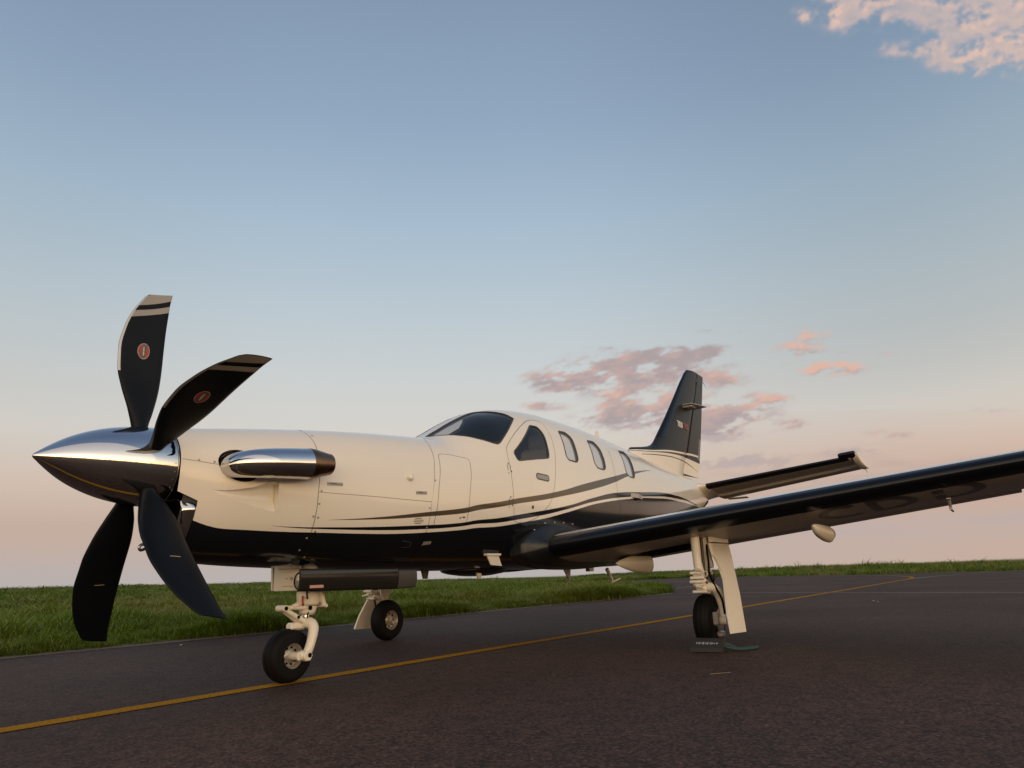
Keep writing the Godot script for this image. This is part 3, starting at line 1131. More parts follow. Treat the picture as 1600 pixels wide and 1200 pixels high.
func build_wing(side: float) -> void:
	var here := "left" if side > 0 else "right"
	var w := group_part("wing", here + " wing with a black leading edge boot and pale underside")
	var zs := [0.45, 0.7, 1.0, 1.4, 1.9, 2.5, 3.2, 4.0, 4.8, 5.6, 6.1]
	var st := new_st()
	var up := chord_steps(0.0495, 0.745, 18).map(func(x): return [x, true])
	var lo := chord_steps(0.091, 0.70, 18).map(func(x): return [x, false])
	wing_strip(st, zs, up, side)
	# the shroud over the flap and the rear spar
	var rings := []
	for z in zs: rings.append([wing_at(z, 0.745, true, side), wing_at(z, 0.745, true, side) + Vector3(0, -0.004, 0), wing_at(z, 0.70, true, side) + Vector3(0, -0.015, 0), wing_at(z, 0.70, false, side)])
	loft(st, rings, false, false)
	obj("wing_skin", st, M.white, w)
	st = new_st()
	wing_strip(st, zs, lo, side)
	obj("lower_wing_skin", st, M.under, w)
	st = new_st()
	var zb := [0.715, 0.75]
	for k in 31: zb.append(0.82 + k * 0.1755)
	wing_strip(st, zb, around_nose(0.050, 0.092), side, 0.0025)
	obj("deicing_boot", st, M.boot, w)
	# flap and aileron with a gap at their hinge
	for q in [["flap", 0.62, 4.35], ["aileron", 4.37, 6.05]]:
		var sec := [[1.0, true], [0.93, true], [0.85, true], [0.76, true], [0.745, true], [0.728, true], [0.718, false], [0.74, false], [0.80, false], [0.88, false], [0.94, false], [1.0, false]]
		var rg := []
		for z in chord_steps(q[1], q[2], 8):
			var ring := []
			for e in sec:
				var p := wing_at(z, e[0], e[1], side)
				if e[0] < 0.75: p = p.lerp(wing_at(z, 0.735, not e[1], side), 0.32)
				if e[0] == 1.0: p.y += 0.002 if e[1] else -0.002
				ring.append(p)
			rg.append(ring)
		st = new_st()
		loft(st, rg)
		obj(q[0], st, M.under, w)
	# the tip turns up into a winglet
	rings = []
	for k in 9:
		var t := k / 8.0
		var ring := []
		var root := wing_at(6.1, 0.0, true, 1.0)
		var sh := 1.0 - 0.45 * t
		for i in 24:
			var x: float = absf(1.0 - i / 11.5)
			x = x * x if i < 12 else x * x
			var p := wing_at(6.1, x, i < 12, 1.0) - root
			p = p * sh
			var turn := t * deg_to_rad(62)
			p = Vector3(p.x, p.y * cos(turn), -p.y * sin(turn))
			p += root + Vector3(0.42 * t * t + 0.1 * t, 0.62 * t * t, 0.34 * t - 0.06 * t * t)
			ring.append(Vector3(p.x, p.y, p.z * side))
		rings.append(ring)
	st = new_st()
	loft(st, rings)
	obj("winglet", st, M.white, w)
	if side < 0: return
	# letters under the wing
	letter_c(w, 3.02)
	letter_d(w, 3.35)
	letter_d(w, 3.80)
	# small parts under the wing
	st = new_st()
	# a teardrop fairing that hangs below the wing, flat at its rear
	rings = []
	for k in 11:
		var t := k / 10.0
		var r := 0.064 * sqrt(clampf(1 - pow(1 - t, 2.2), 0, 1))
		var ring := []
		for i in 16:
			var a := TAU * i / 16
			ring.append(Vector3(4.36 + 0.50 * t, 0.955 - 0.020 * t - r * 0.62 + cos(a) * r * 1.05, 2.965 + sin(a) * r * 0.8))
		rings.append(ring)
	loft(st, rings)
	obj("weather_radar_pod", st, M.gear, w)
	st = new_st()
	lathe(st, Vector3(4.863, 0.898, 2.965), Vector3(1, 0, 0), [[0.0, 0.058], [0.012, 0.054], [0.012, 0.0]], 18, true)
	obj("pod_rear_lens", st, M.lens, w)
	st = new_st()
	tube(st, [Vector3(4.52, 1.085, 3.9), Vector3(4.55, 1.015, 3.9)], [0.012, 0.009], 8)
	tube(st, [Vector3(4.50, 1.012, 3.9), Vector3(4.72, 1.004, 3.9)], [0.010, 0.007], 8)
	box(st, Vector3(4.515, 1.085, 3.9), Vector3(0.06, 0.012, 0.03))
	obj("pitot_tube", st, M.plate, w)
	st = new_st()
	plate(st, PackedVector2Array([Vector2(0, 0), Vector2(0.16, 0), Vector2(0.15, 0.14), Vector2(0.11, 0.14)]), wing_at(3.6, 0.62, true) + Vector3(0, -0.01, 0), Vector3(1, 0, 0), Vector3(0, 1, 0), 0.012)
	obj("upper_wing_fin", st, M.white, w)
	# fairing of the flap track near the root
	st = new_st()
	rings = []
	for k in 13:
		var t := k / 12.0
		var r := 0.085 * pow(sin(PI * minf(t * 0.62, 0.5)), 0.8) + 0.002
		var ring := []
		for i in 16:
			var a := TAU * i / 16
			ring.append(Vector3(4.42 + 0.72 * t, 0.735 - 0.010 * t + cos(a) * r, 1.2 + sin(a) * r * 0.55))
		rings.append(ring)
	loft(st, rings)
	obj("flap_track_fairing", st, M.gear, w)
	# the dark edge of the wheel well by the leg
	st = new_st()
	for q in [[[1.02, 0.42], [1.8, 0.36], [1.98, 0.38], [1.98, 0.60], [1.75, 0.62], [1.02, 0.66]]]:
		var poly := PackedVector2Array()
		for p in q: poly.append(Vector2(p[0], p[1]))
		var idx := Geometry2D.triangulate_polygon(poly)
		for k in range(0, idx.size(), 3):
			var v := []
			for e in 3: v.append(wing_at(poly[idx[k + e]].x, poly[idx[k + e]].y, false, side, 0.012))
			flat_tri(st, v[0], v[1], v[2], Vector3.DOWN)
	obj("wheel_well", st, M.dark, w)


func under(z: float, x_world: float) -> Vector3:      # a point on the lower side of the left wing, above the given x
	var d := z - 0.6
	var c := 1.862 - 0.123 * d
	var f := clampf((x_world - 3.963 - 0.111 * d) / (c * 0.9965), 0.02, 0.98)
	return wing_at(z, f, false, 1.0, 0.0025)


func letter_stroke(st: SurfaceTool, pts: Array, width: float, closed := false) -> void:
	var prev := []
	var n := pts.size()
	for i in (n + 1 if closed else n):
		var p: Vector2 = pts[i % n]
		var d: Vector2
		if closed: d = (pts[(i + 1) % n] - pts[(i - 1 + n) % n]).normalized()
		else: d = (pts[mini(i + 1, n - 1)] - pts[maxi(i - 1, 0)]).normalized()
		var o := d.orthogonal() * width / 2
		var cur := [under((p - o).x, (p - o).y), under((p + o).x, (p + o).y)]
		if prev: quad(st, [prev[0], prev[1], cur[1], cur[0]], [Vector3.DOWN, Vector3.DOWN, Vector3.DOWN, Vector3.DOWN])
		prev = cur


func letter_c(parent: Node, z: float) -> void:
	var st := new_st()
	var pts := []
	for i in 25:
		var a := deg_to_rad(50 + 260.0 * i / 24)
		pts.append(Vector2(z + 0.13 + 0.15 * cos(a), 4.66 - 0.25 * sin(a)))
	letter_stroke(st, pts, 0.075)
	obj("registration_letter", st, M.letter_dark, parent)


func letter_d(parent: Node, z: float) -> void:
	var st := new_st()
	var pts := [Vector2(z + 0.035, 4.40), Vector2(z + 0.035, 4.55), Vector2(z + 0.035, 4.80), Vector2(z + 0.035, 4.93)]
	letter_stroke(st, pts, 0.075)
	pts = []
	for i in 19:
		var a := deg_to_rad(90 - 180.0 * i / 18)
		pts.append(Vector2(z + 0.12 + 0.185 * cos(a), 4.665 - 0.228 * sin(a)))
	pts.push_front(Vector2(z + 0.073, 4.437))
	pts.append(Vector2(z + 0.073, 4.893))
	letter_stroke(st, pts, 0.075)
	obj("registration_letter", st, M.letter_dark, parent)


func section(le: Vector3, te: Vector3, thick: Vector3, xa := 0.0, xb := 1.0, n := 12, off := 0.0) -> Array:
	var ring := []
	var hi := chord_steps(sqrt(xa), sqrt(xb), n)
	hi.reverse()
	for q in hi: ring.append(le.lerp(te, q * q) + thick * (foil(q * q, true, 1.0, 0.0) + off))
	hi.reverse()
	if xa == 0.0: hi.remove_at(0)
	for q in hi: ring.append(le.lerp(te, q * q) + thick * (foil(q * q, false, 1.0, 0.0) - off))
	return ring


func build_tail() -> void:
	# fin
	var le := [[7.30, 2.20], [7.45, 2.345], [7.75, 2.385], [8.02, 2.43], [8.16, 2.47], [8.265, 2.53], [8.42, 2.66], [8.80, 2.995], [9.30, 3.464], [9.80, 3.93], [9.90, 4.00], [10.10, 4.035]]
	var te := func(y: float) -> float: return 9.97 + (y - 2.125) * (0.41 if y < 2.79 else 0.41) + maxf(0, y - 2.79) * -0.05
	var hinge := func(y: float) -> float: return 9.52 + (y - 2.77) * 0.66
	var st := new_st()
	var ys := [2.0, 2.1, 2.2, 2.28, 2.345, 2.385, 2.43, 2.47, 2.53, 2.66, 2.80, 2.995, 3.2, 3.464, 3.70, 3.93, 4.0, 4.035]
	var lx := func(y: float) -> float: return pchip(le.map(func(q): return q[1]), le.map(func(q): return q[0]), y)
	var rings := []
	var uvs := []
	for y in ys:
		var x0: float = lx.call(y)
		var x1: float = te.call(y)
		var hx: float = clampf((hinge.call(y) - x0) / (x1 - x0), 0.4, 0.80)
		if y > 3.86: hx = 0.5
		var th: float = minf(0.20, 0.105 * (x1 - x0)) * (1.0 + 0.35 * smoothstep(2.5, 2.1, y))
		if y > 4.02: th *= 0.55
		var ring := section(Vector3(x0, y, 0), Vector3(x1, y, 0), Vector3(0, 0, th), 0.0, hx)
		rings.append(ring)
		uvs.append(ring.map(func(p): return Vector2((p.x - 7.2) / 3.7, (4.2 - p.y) / 2.3)))
	loft(st, rings, true, true, uvs)
	obj("fin", st, M.fin, plane, "dark slate fin with white and grey stripes at its foot")
	st = new_st()
	rings = []; uvs = []
	for y in [2.13, 2.3, 2.5, 2.8, 3.1, 3.464, 3.70, 3.845, 3.85, 3.93, 4.0, 4.03]:
		var x0: float = lx.call(y)
		var x1: float = te.call(y)
		var hx: float = clampf((hinge.call(y) - x0) / (x1 - x0), 0.4, 0.80)
		if y > 3.849: hx = 0.5
		hx += 0.022
		var th: float = minf(0.20, 0.105 * (x1 - x0))
		if y > 4.02: th *= 0.55
		var ring := section(Vector3(x0, y, 0), Vector3(x1, y, 0), Vector3(0, 0, th), hx, 1.0)
		rings.append(ring)
		uvs.append(ring.map(func(p): return Vector2((p.x - 7.2) / 3.7, (4.2 - p.y) / 2.3)))
	loft(st, rings, true, true, uvs)
	var rud := obj("rudder", st, M.fin, plane)
	st = new_st()
	box(st, Vector3(10.08, 2.62, 0), Vector3(0.10, 0.42, 0.03), Basis(Vector3(0, 0, 1), -0.38))
	obj("trim_tab", st, M.slate, rud)
	st = new_st()
	tube(st, [Vector3(10.68, 3.93, 0), Vector3(10.80, 3.86, 0)], [0.006, 0.003], 6)
	obj("static_wick", st, M.plate, rud)
	# the de-icing boot of the fin
	st = new_st()
	rings = []
	for y in [2.62, 2.80, 2.995, 3.2, 3.464, 3.70, 3.93]:
		var x0: float = lx.call(y)
		var x1: float = te.call(y)
		rings.append(section(Vector3(x0 - 0.002, y, 0), Vector3(x1, y, 0), Vector3(0, 0, 0.105 * (x1 - x0)), 0.0, 0.085 + 0.02 * (y - 2.6), 8, 0.018))
	loft(st, rings, false, false)
	obj("fin_deicing_boot", st, M.boot, plane)
	# lettering
	for q in [["TBM", M.letter_white, 9.035, 2.905], ["900", M.letter_red, 9.305, 2.905]]:
		var t := TextMesh.new()
		t.text = q[0]
		var f := SystemFont.new()
		f.font_names = PackedStringArray(["Droid Sans"])
		f.font_weight = 700
		t.font = f
		t.font_size = 32
		t.pixel_size = 0.0042
		t.depth = 0.004
		t.horizontal_alignment = HORIZONTAL_ALIGNMENT_LEFT
		var o := obj("type_lettering", t, q[1], plane)
		o.position = Vector3(q[2], q[3] + 0.01, 0.088) - BASE
		o.rotation = Vector3(-0.02, 0.035, 0)
	st = new_st()
	box(st, Vector3(9.58, 3.27, 0.16), Vector3(0.46, 0.016, 0.26), Basis(Vector3(0, 1, 0), -0.2), 0.004)
	box(st, Vector3(9.50, 3.262, 0.13), Vector3(0.22, 0.07, 0.18), Basis.IDENTITY, 0.01)
	obj("navigation_antenna", st, M.plate, plane)
	# horizontal tail
	for side in [1.0, -1.0]:
		var s := group_part("stabilizer", ("left" if side > 0 else "right") + " horizontal stabilizer with a black leading edge")
		var span_ := chord_steps(0.10, 2.42, 10)
		var fr := func(z: float) -> Array:
			var t: float = (z - 0.2) / 2.29
			return [Vector3(lerpf(9.50, 9.66, t), lerpf(1.945, 2.168, t), z * side), Vector3(lerpf(10.42, 10.40, t), lerpf(1.845, 2.115, t), z * side), lerpf(0.115, 0.085, t)]
		st = new_st()
		rings = []
		for z in span_:
			var q: Array = fr.call(z)
			rings.append(section(q[0], q[1], Vector3(0, q[2], 0), 0.0, 0.62))
		loft(st, rings)
		obj("stabilizer_skin", st, M.under, s)
		st = new_st()
		rings = []
		for z in chord_steps(0.20, 2.38, 16):
			var q: Array = fr.call(z)
			rings.append(section(q[0] + Vector3(-0.003, 0, 0), q[1], Vector3(0, q[2], 0), 0.0, 0.11, 8, 0.02))
		loft(st, rings, false, false)
		obj("deicing_boot", st, M.boot, s)
		st = new_st()
		rings = []
		for z in chord_steps(0.24, 2.42, 10):
			var q: Array = fr.call(z)
			rings.append(section(q[0] + Vector3(0, -0.0, 0), q[1] + Vector3(0.05, -0.05, 0), Vector3(0, q[2], 0), 0.645, 1.0))
		loft(st, rings)
		obj("elevator", st, M.under, s)
		st = new_st()      # the balance horn at the tip
		rings = []
		for z in [2.26, 2.28, 2.46, 2.485]:
			var q: Array = fr.call(z)
			var edge := 0.75 if z == 2.26 or z == 2.485 else 1.0
			rings.append(section(q[0] + Vector3(-0.055, 0.045, 0), q[1] + Vector3(-0.25, 0.0, 0), Vector3(0, q[2] * 1.35 * edge, 0), 0.0, 1.0))
		loft(st, rings)
		obj("balance_horn", st, M.boot, s)
		st = new_st()
		rings = []
		for z in [2.44, 2.50, 2.515]:
			var q: Array = fr.call(z)
			rings.append(section(q[0] + Vector3(0.0, 0.02, 0), q[1] + Vector3(0.05, -0.06, 0), Vector3(0, q[2] * (1.7 if z < 2.505 else 1.0), 0), 0.0, 1.0))
		loft(st, rings)
		obj("stabilizer_tip", st, M.white, s)
		st = new_st()
		box(st, Vector3(10.50, 1.80, 0.45 * side), Vector3(0.11, 0.012, 0.34), Basis(Vector3(0, 0, 1), -0.12))
		obj("trim_tab", st, M.white, s)
		st = new_st()
		tube(st, [Vector3(10.42, 2.05, 2.47 * side), Vector3(10.56, 2.01, 2.47 * side)], [0.006, 0.003], 6)
		obj("static_wick", st, M.plate, s)
		for z in [1.0, 2.12]:
			st = new_st()
			box(st, Vector3(10.02, 1.92 + 0.097 * (z - 0.2) - 0.03, z * side), Vector3(0.16, 0.02, 0.014))
			obj("hinge_bracket", st, M.plate, s)
		# fairing where the stabilizer meets the tail cone
		st = new_st()
		rings = []
		for k in 6:
			var t := k / 5.0
			var z: float = lerpf(0.03, 0.30, t)
			var q: Array = fr.call(z)
			var grow_ := pow(1 - t, 2.0)
			rings.append(section(q[0] + Vector3(-0.22 * grow_, 0.0, 0), q[1] + Vector3(0.02 * grow_, 0, 0), Vector3(0, q[2] * (1.03 + 1.6 * grow_), 0), 0.0, 1.0))
		loft(st, rings)
		obj("root_fairing", st, M.white, s)


# ------------------------------------------------------------------ fuselage
var WIND := xs([3.09, 0.040, 3.20, 0.034, 3.38, 0.030, 3.60, 0.026, 3.82, 0.026, 3.93, 0.050, 4.064, 0.0955, 4.100, 0.128, 3.942, 0.168, 3.640, 0.250, 3.600, 0.2545, 3.547, 0.2460, 3.399, 0.2113, 3.272, 0.1688, 3.159, 0.1205, 3.09, 0.072])
var PILOT := round_poly(xs([4.258, 0.1625, 4.388, 0.1650, 4.415, 0.2000, 4.346, 0.2925, 4.322, 0.3110, 3.797, 0.3350, 3.768, 0.2945]), 0.035)
var WINS := [
	round_poly(xs([4.768, 0.1700, 4.925, 0.1665, 4.990, 0.1895, 4.942, 0.2449, 4.902, 0.2980, 4.848, 0.3115, 4.695, 0.3075, 4.662, 0.2890]), 0.03),
	round_poly(xs([5.358, 0.1815, 5.529, 0.1780, 5.572, 0.2101, 5.534, 0.2713, 5.493, 0.3130, 5.432, 0.3260, 5.287, 0.3210, 5.250, 0.2935]), 0.03),
	round_poly(xs([6.168, 0.1815, 6.371, 0.1725, 6.394, 0.2093, 6.330, 0.2665, 6.261, 0.3245, 6.198, 0.3390, 6.072, 0.3330, 6.025, 0.3115]), 0.03)]
var DOOR := chaikin(xs([4.330, 0.1300, 4.000, 0.1860, 3.753, 0.2504, 3.675, 0.2850, 3.655, 0.3907, 3.654, 0.4733, 3.662, 0.5846, 3.700, 0.6170, 3.850, 0.6150, 4.000, 0.5960, 4.124, 0.5584, 4.246, 0.5147, 4.308, 0.4555, 4.413, 0.3333, 4.491, 0.2561, 4.545, 0.1900, 4.56, 0.1400, 4.50, 0.1270]), 1)
var HATCH := round_poly(xs([2.690, 0.6300, 2.704, 0.5822, 2.735, 0.4420, 2.825, 0.2790, 2.980, 0.2870, 3.168, 0.3170, 3.140, 0.3729, 3.085, 0.4671, 3.062, 0.5700, 3.058, 0.6200]), 0.05)
const GAP := 0.0022


func build_fuselage() -> void:
	var nose := xs([0.703, 0.0, 1.630, 0.0, 1.645, 0.12, 1.640, 0.25, 1.615, 0.40, 1.60, 0.52, 1.600, 0.64, 1.605, 1.0, 0.815, 1.0, 0.815, 0.69, 0.703, 0.69])
	var seam := [3.02, 0.0, 2.97, 0.08, 2.840, 0.1737, 2.791, 0.2373, 2.751, 0.3076, 2.711, 0.365, 2.650, 0.5150, 2.640, 0.617, 2.62, 0.8, 2.62, 1.0]
	var upper := xs([1.630, 0.0, 1.645, 0.12, 1.640, 0.25, 1.615, 0.40, 1.60, 0.5129, 2.178, 0.5136, 2.652, 0.5207] + [2.711, 0.365, 2.751, 0.3076, 2.791, 0.2373, 2.840, 0.1737, 2.97, 0.08, 3.02, 0.0])
	var lower := xs([1.60, 0.5129, 1.600, 0.64, 1.605, 1.0, 2.62, 1.0, 2.62, 0.8, 2.640, 0.617, 2.652, 0.5207, 2.178, 0.5136])
	var body := xs(seam + [10.20, 1.0, 10.20, 0.0])
	var scoop := xs([0.866, 0.6050, 0.998, 0.5710, 1.125, 0.5367, 1.246, 0.4930, 1.300, 0.4900, 1.305, 0.6340, 1.264, 0.6370, 1.158, 0.6300, 1.007, 0.6180])
	var hole := PackedVector2Array()
	for k in 28:
		var a := TAU * k / 28
		var e := Vector2(1.04 + 0.125 * cos(a), 0.428 * SK + 0.19 * sin(a))
		hole.append(e)
	for side in [1.0, -1.0]:
		var st := new_st()
		skin(st, grow(nose, -GAP) if true else nose, [hole] + ([scoop] if side > 0 else []), side)
		obj("nose_cowling", st, M.paint, plane)
		st = new_st()
		skin(st, grow(upper, -GAP), [], side)
		obj("upper_cowling", st, M.paint, plane)
		st = new_st()
		skin(st, grow(lower, -GAP), [], side)
		obj("lower_cowling", st, M.paint, plane)
		st = new_st()
		var holes: Array = [WIND] + WINS
		if side > 0: holes.append_array([grow(DOOR, GAP), grow(HATCH, GAP)])
		else: holes.append(PILOT)
		skin(st, grow(body, -GAP), holes, side)
		obj("fuselage_skin", st, M.paint, plane)
		# a dark lining under the joints and round the cabin
		st = new_st()
		var lined: Array = [grow(WIND, 0.004), grow(PILOT, 0.004)]
		for w in WINS: lined.append(grow(w, 0.004))
		lined.append(grow(hole, -0.01))
		if side > 0: lined.append(scoop)
		skin(st, xs([0.74, 0.0, 10.1, 0.0, 10.1, 1.0, 0.74, 1.0]), lined, side, -0.018, 0.1, 0.08)
		obj("inner_lining", st, M.cabin, plane)
		# windows
		window("windshield", WIND, side, M.tinted, plane, false)
		for w in WINS: window("cabin_window", w, side, M.glass, plane, true)
		if side < 0: window("cockpit_window", PILOT, side, M.tinted, plane, false)
	# the pilot's door
	var st := new_st()
	skin(st, grow(DOOR, -GAP), [PILOT], 1.0)
	var door := obj("pilot_door", st, M.paint, plane, "pilot's door with a five sided window and flush handle")
	window("cockpit_window", PILOT, 1.0, M.tinted, door, false)
	var hd := round_poly(xs([4.048, 0.3880, 4.237, 0.3950, 4.230, 0.4155, 4.042, 0.4075]), 0.022)
	st = new_st()
	skin(st, grow(hd, 0.012), [hd], 1.0, 0.002)
	reveal(st, hd, 1.0, 0.002, -0.008)
	obj("handle_frame", st, M.seal, door)
	st = new_st()
	skin(st, hd, [], 1.0, 0.0035)
	obj("door_handle", st, M.plate, door)
	for q in [[3.645, 0.365], [3.615, 0.520]]:
		st = new_st()
		for e in [[0.0, -0.020, 0.012, 0.010], [-0.02, 0.0, 0.006, 0.030], [0.022, 0.020, 0.012, 0.010], [-0.022, 0.028, 0.010, 0.006], [0.018, -0.004, 0.006, 0.020]]:
			var c := Vector2(q[0] + e[0], q[1] * SK + e[1] * 2)
			ribbon(st, [c - Vector2(0, e[3]), c + Vector2(0, e[3])], e[2], 1.0, 0.0015)
		obj("door_hinge", st, M.print, door)
	st = new_st()
	lathe(st, fus_at(3.942, 0.5444, 1.0, -0.001), fus_n(3.942, 0.5444), [[0, 0.017], [0.004, 0.016], [0.004, 0.0]], 14, true)
	obj("key_lock", st, M.print, door)
	# baggage hatch in the nose
	st = new_st()
	skin(st, grow(HATCH, -GAP), [], 1.0)
	var hatch := obj("baggage_hatch", st, M.paint, plane, "tall rounded hatch in the fuselage side ahead of the windshield")
	for q in [[2.732, 0.580, 0.020], [2.975, 0.5925, 0.012], [3.015, 0.590, 0.022]]:
		st = new_st()
		ribbon(st, [Vector2(q[0] - q[2] * 0.7, q[1] * SK), Vector2(q[0] + q[2] * 0.7, q[1] * SK)], 0.014, 1.0, 0.0015)
		obj("hatch_latch", st, M.print, hatch)
	build_scoop(scoop)
	build_exhaust(hole)
	# fasteners, latches, vents and placards
	var spots := [[0.80, 0.4445], [0.885, 0.4348], [1.625, 0.5067], [1.615, 0.5693], [1.585, 0.6311], [1.622, 0.6343], [1.671, 0.1838], [2.630, 0.5507], [2.63, 0.64], [1.63, 0.70], [1.585, 0.735], [1.58, 0.80], [1.66, 0.84], [1.62, 0.30], [2.70, 0.42], [1.66, 0.10]]
	for q in spots:
		st = new_st()
		lathe(st, fus_at(q[0], q[1], 1.0, -0.001), fus_n(q[0], q[1]), [[0, 0.0085], [0.003, 0.0075], [0.0035, 0.0]], 10, true)
		obj("fastener", st, M.plate, plane)
	for q in [[1.667, 0.4600, 1.797, 0.4770], [2.482, 0.4745, 2.597, 0.4895]]:
		st = new_st()
		var p := xs([q[0], q[1], q[2], q[1] - 0.001, q[2], q[3] - 0.001, q[0], q[3]])
		skin(st, p, [], 1.0, 0.0025, 0.03, 0.03)
		reveal(st, p, 1.0, 0.0025, -0.001)
		var l := obj("cowling_latch", st, M.plate, plane)
		st = new_st()
		var mid: float = (q[1] + q[3]) / 2 * SK
		ribbon(st, [Vector2(q[0] + 0.008, mid), Vector2(q[2] - 0.008, mid)], 0.004, 1.0, 0.004)
		ribbon(st, [Vector2(q[0] + 0.03, mid - 0.008), Vector2(q[2] - 0.05, mid - 0.008)], 0.004, 1.0, 0.004)
		obj("latch_bar", st, M.print, l)
	st = new_st()
	lathe(st, fus_at(2.425, 0.4111, 1.0, -0.002), fus_n(2.425, 0.4111), [[0, 0.030], [0.012, 0.029], [0.024, 0.024], [0.030, 0.014], [0.032, 0.0]], 18)
	obj("round_fitting", st, M.white, plane)
	st = new_st()
	for k in 4: ribbon(st, [Vector2(2.47 + 0.012 * absf(k - 1.5), (0.600 + k * 0.0075) * SK), Vector2(2.585 - 0.02 * absf(k - 1.5), (0.599 + k * 0.0075) * SK)], 0.0055, 1.0, 0.0015)
	obj("placard_print", st, M.print, plane)
	st = new_st()
	skin(st, xs([2.642, 0.7248, 2.649, 0.7049, 2.730, 0.7016, 2.731, 0.7163]), [], 1.0, 0.003, 0.05, 0.03)
	obj("vent_plate", st, M.plate, plane)
	st = new_st()
	ribbon(st, [Vector2(2.42, 0.705 * SK), Vector2(2.52, 0.712 * SK), Vector2(2.53, 0.735 * SK), Vector2(2.44, 0.74 * SK)], 0.006, 1.0, 0.002)
	obj("drain_inlet", st, M.seal, plane)
	# step-like latch on the rear fuselage, over the wing
	st = new_st()
	var hp := [fus_at(6.02, 0.428, 1.0, 0.0), fus_at(6.20, 0.447, 1.0, 0.0)]
	var nn := fus_n(6.1, 0.44)
	plate(st, PackedVector2Array([Vector2(0, 0), Vector2(0.20, 0), Vector2(0.22, 0.05), Vector2(0.12, 0.05)]), fus_at(6.0, 0.437, 1.0, -0.004), Vector3(1, -0.12, -0.02).normalized(), nn, 0.05)
	obj("rear_step", st, M.plate, plane)
	# rows of rivets round the windshield and along the joints, too small to single out
	st = new_st()
	for row in [[[3.10, 0.10], [3.30, 0.195], [3.45, 0.243], [3.62, 0.270], [3.72, 0.252]], [[3.68, 0.262], [3.98, 0.178], [4.16, 0.128]], [[3.18, 0.17], [3.34, 0.226], [3.50, 0.265]]]:
		for k in row.size() - 1:
			var a := Vector2(row[k][0], row[k][1])
			var b := Vector2(row[k + 1][0], row[k + 1][1])
			var m := int(a.distance_to(b) / 0.035)
			for i in m:
				var p := a.lerp(b, i / float(m))
				lathe(st, fus_at(p.x, p.y, 1.0, -0.001), fus_n(p.x, p.y), [[0, 0.0045], [0.0018, 0.004], [0.0018, 0.0]], 6, true)
	obj("rivets", st, M.white, plane).set_meta("kind", "stuff")
	# thin frames under the paint behind the cabin
	st = new_st()
	ribbon(st, [Vector2(5.80, 0.20 * SK), Vector2(5.784, 0.2233 * SK), Vector2(5.720, 0.2908 * SK), Vector2(5.665, 0.3743 * SK), Vector2(5.649, 0.4044 * SK), Vector2(5.664, 0.46 * SK), Vector2(5.70, 0.56 * SK)], 0.004, 1.0, 0.0012)
	obj("skin_joint", st, M.seal, plane)
	st = new_st()
	ribbon(st, [Vector2(0.71, 0.4603 * SK), Vector2(0.80, 0.452 * SK), Vector2(0.905, 0.446 * SK)], 0.006, 1.0, 0.0012)
	obj("skin_joint", st, M.seal, plane)
	# the closed front of the cowling and the closed tail
	st = new_st()
	for side in [1.0, -1.0]:
		for k in 40:
			var c := Vector3(0.86, 1.2, 0)
			flat_tri(st, c, fus_at(0.86, k / 40.0, side, -0.02), fus_at(0.86, (k + 1) / 40.0, side, -0.02), Vector3(-1, 0, 0))
	obj("nose_bulkhead", st, M.dark, plane)
	build_inlet()
	st = new_st()
	lathe(st, Vector3(10.18, 1.88, 0), Vector3(1, 0, 0), [[0.0, 0.062], [0.05, 0.058], [0.09, 0.040], [0.11, 0.0]], 20)
	obj("tail_cone", st, M.white, plane)
	# cockpit and cabin
	st = new_st()
	box(st, Vector3(3.42, 1.74, 0), Vector3(0.50, 0.08, 0.80), Basis(Vector3(0, 0, 1), 0.06), 0.03)
	box(st, Vector3(3.62, 1.56, 0), Vector3(0.10, 0.36, 0.94), Basis.IDENTITY, 0.03)
	obj("instrument_panel", st, M.dark, plane)
	for z in [0.27, -0.27]:
		st = new_st()
		box(st, Vector3(4.35, 1.28, z), Vector3(0.46, 0.14, 0.44), Basis.IDENTITY, 0.05)
		box(st, Vector3(4.60, 1.62, z), Vector3(0.13, 0.66, 0.42), Basis(Vector3(0, 0, 1), -0.18), 0.05)
		box(st, Vector3(4.68, 2.03, z), Vector3(0.09, 0.17, 0.26), Basis(Vector3(0, 0, 1), -0.18), 0.035)
		obj("seat", st, M.seat, plane)
	st = new_st()
	box(st, Vector3(4.35, 1.12, 0), Vector3(1.5, 0.03, 0.9))
	obj("cabin_floor", st, M.cabin, plane)
	st = new_st()
	for side in [1.0, -1.0]:
		for k in 40: flat_tri(st, Vector3(5.12, 1.4, 0), fus_at(5.12, k / 40.0, side, -0.03), fus_at(5.12, (k + 1) / 40.0, side, -0.03), Vector3(-1, 0, 0))
	obj("cabin_bulkhead", st, M.cabin, plane)
	# aerials
	fin_plate("roof_aerial", [[0, 0], [0.20, 0], [0.13, 0.15], [0.10, 0.15]], Vector3(6.37, 2.29, 0), M.gear, 1.0, 0.012)
	fin_plate("roof_wiper", [[0, 0], [0.24, 0], [0.20, 0.035], [0.05, 0.03]], Vector3(6.02, 2.315, 0.02), M.seal, 1.0, 0.06)
	fin_plate("belly_aerial", [[0, 0], [0.11, 0], [0.105, 0.12], [0.055, 0.12]], Vector3(3.72, 0.77, 0.10), M.gear, -1.0, 0.014)
	fin_plate("belly_aerial", [[0, 0], [0.10, 0], [0.08, 0.085], [0.03, 0.085]], Vector3(3.11, 0.745, 0.0), M.seal, -1.0, 0.014)
	fin_plate("belly_aerial", [[0, 0], [0.15, 0], [0.13, 0.12], [0.10, 0.12]], Vector3(5.47, 0.72, 0.0), M.plate, -1.0, 0.014)
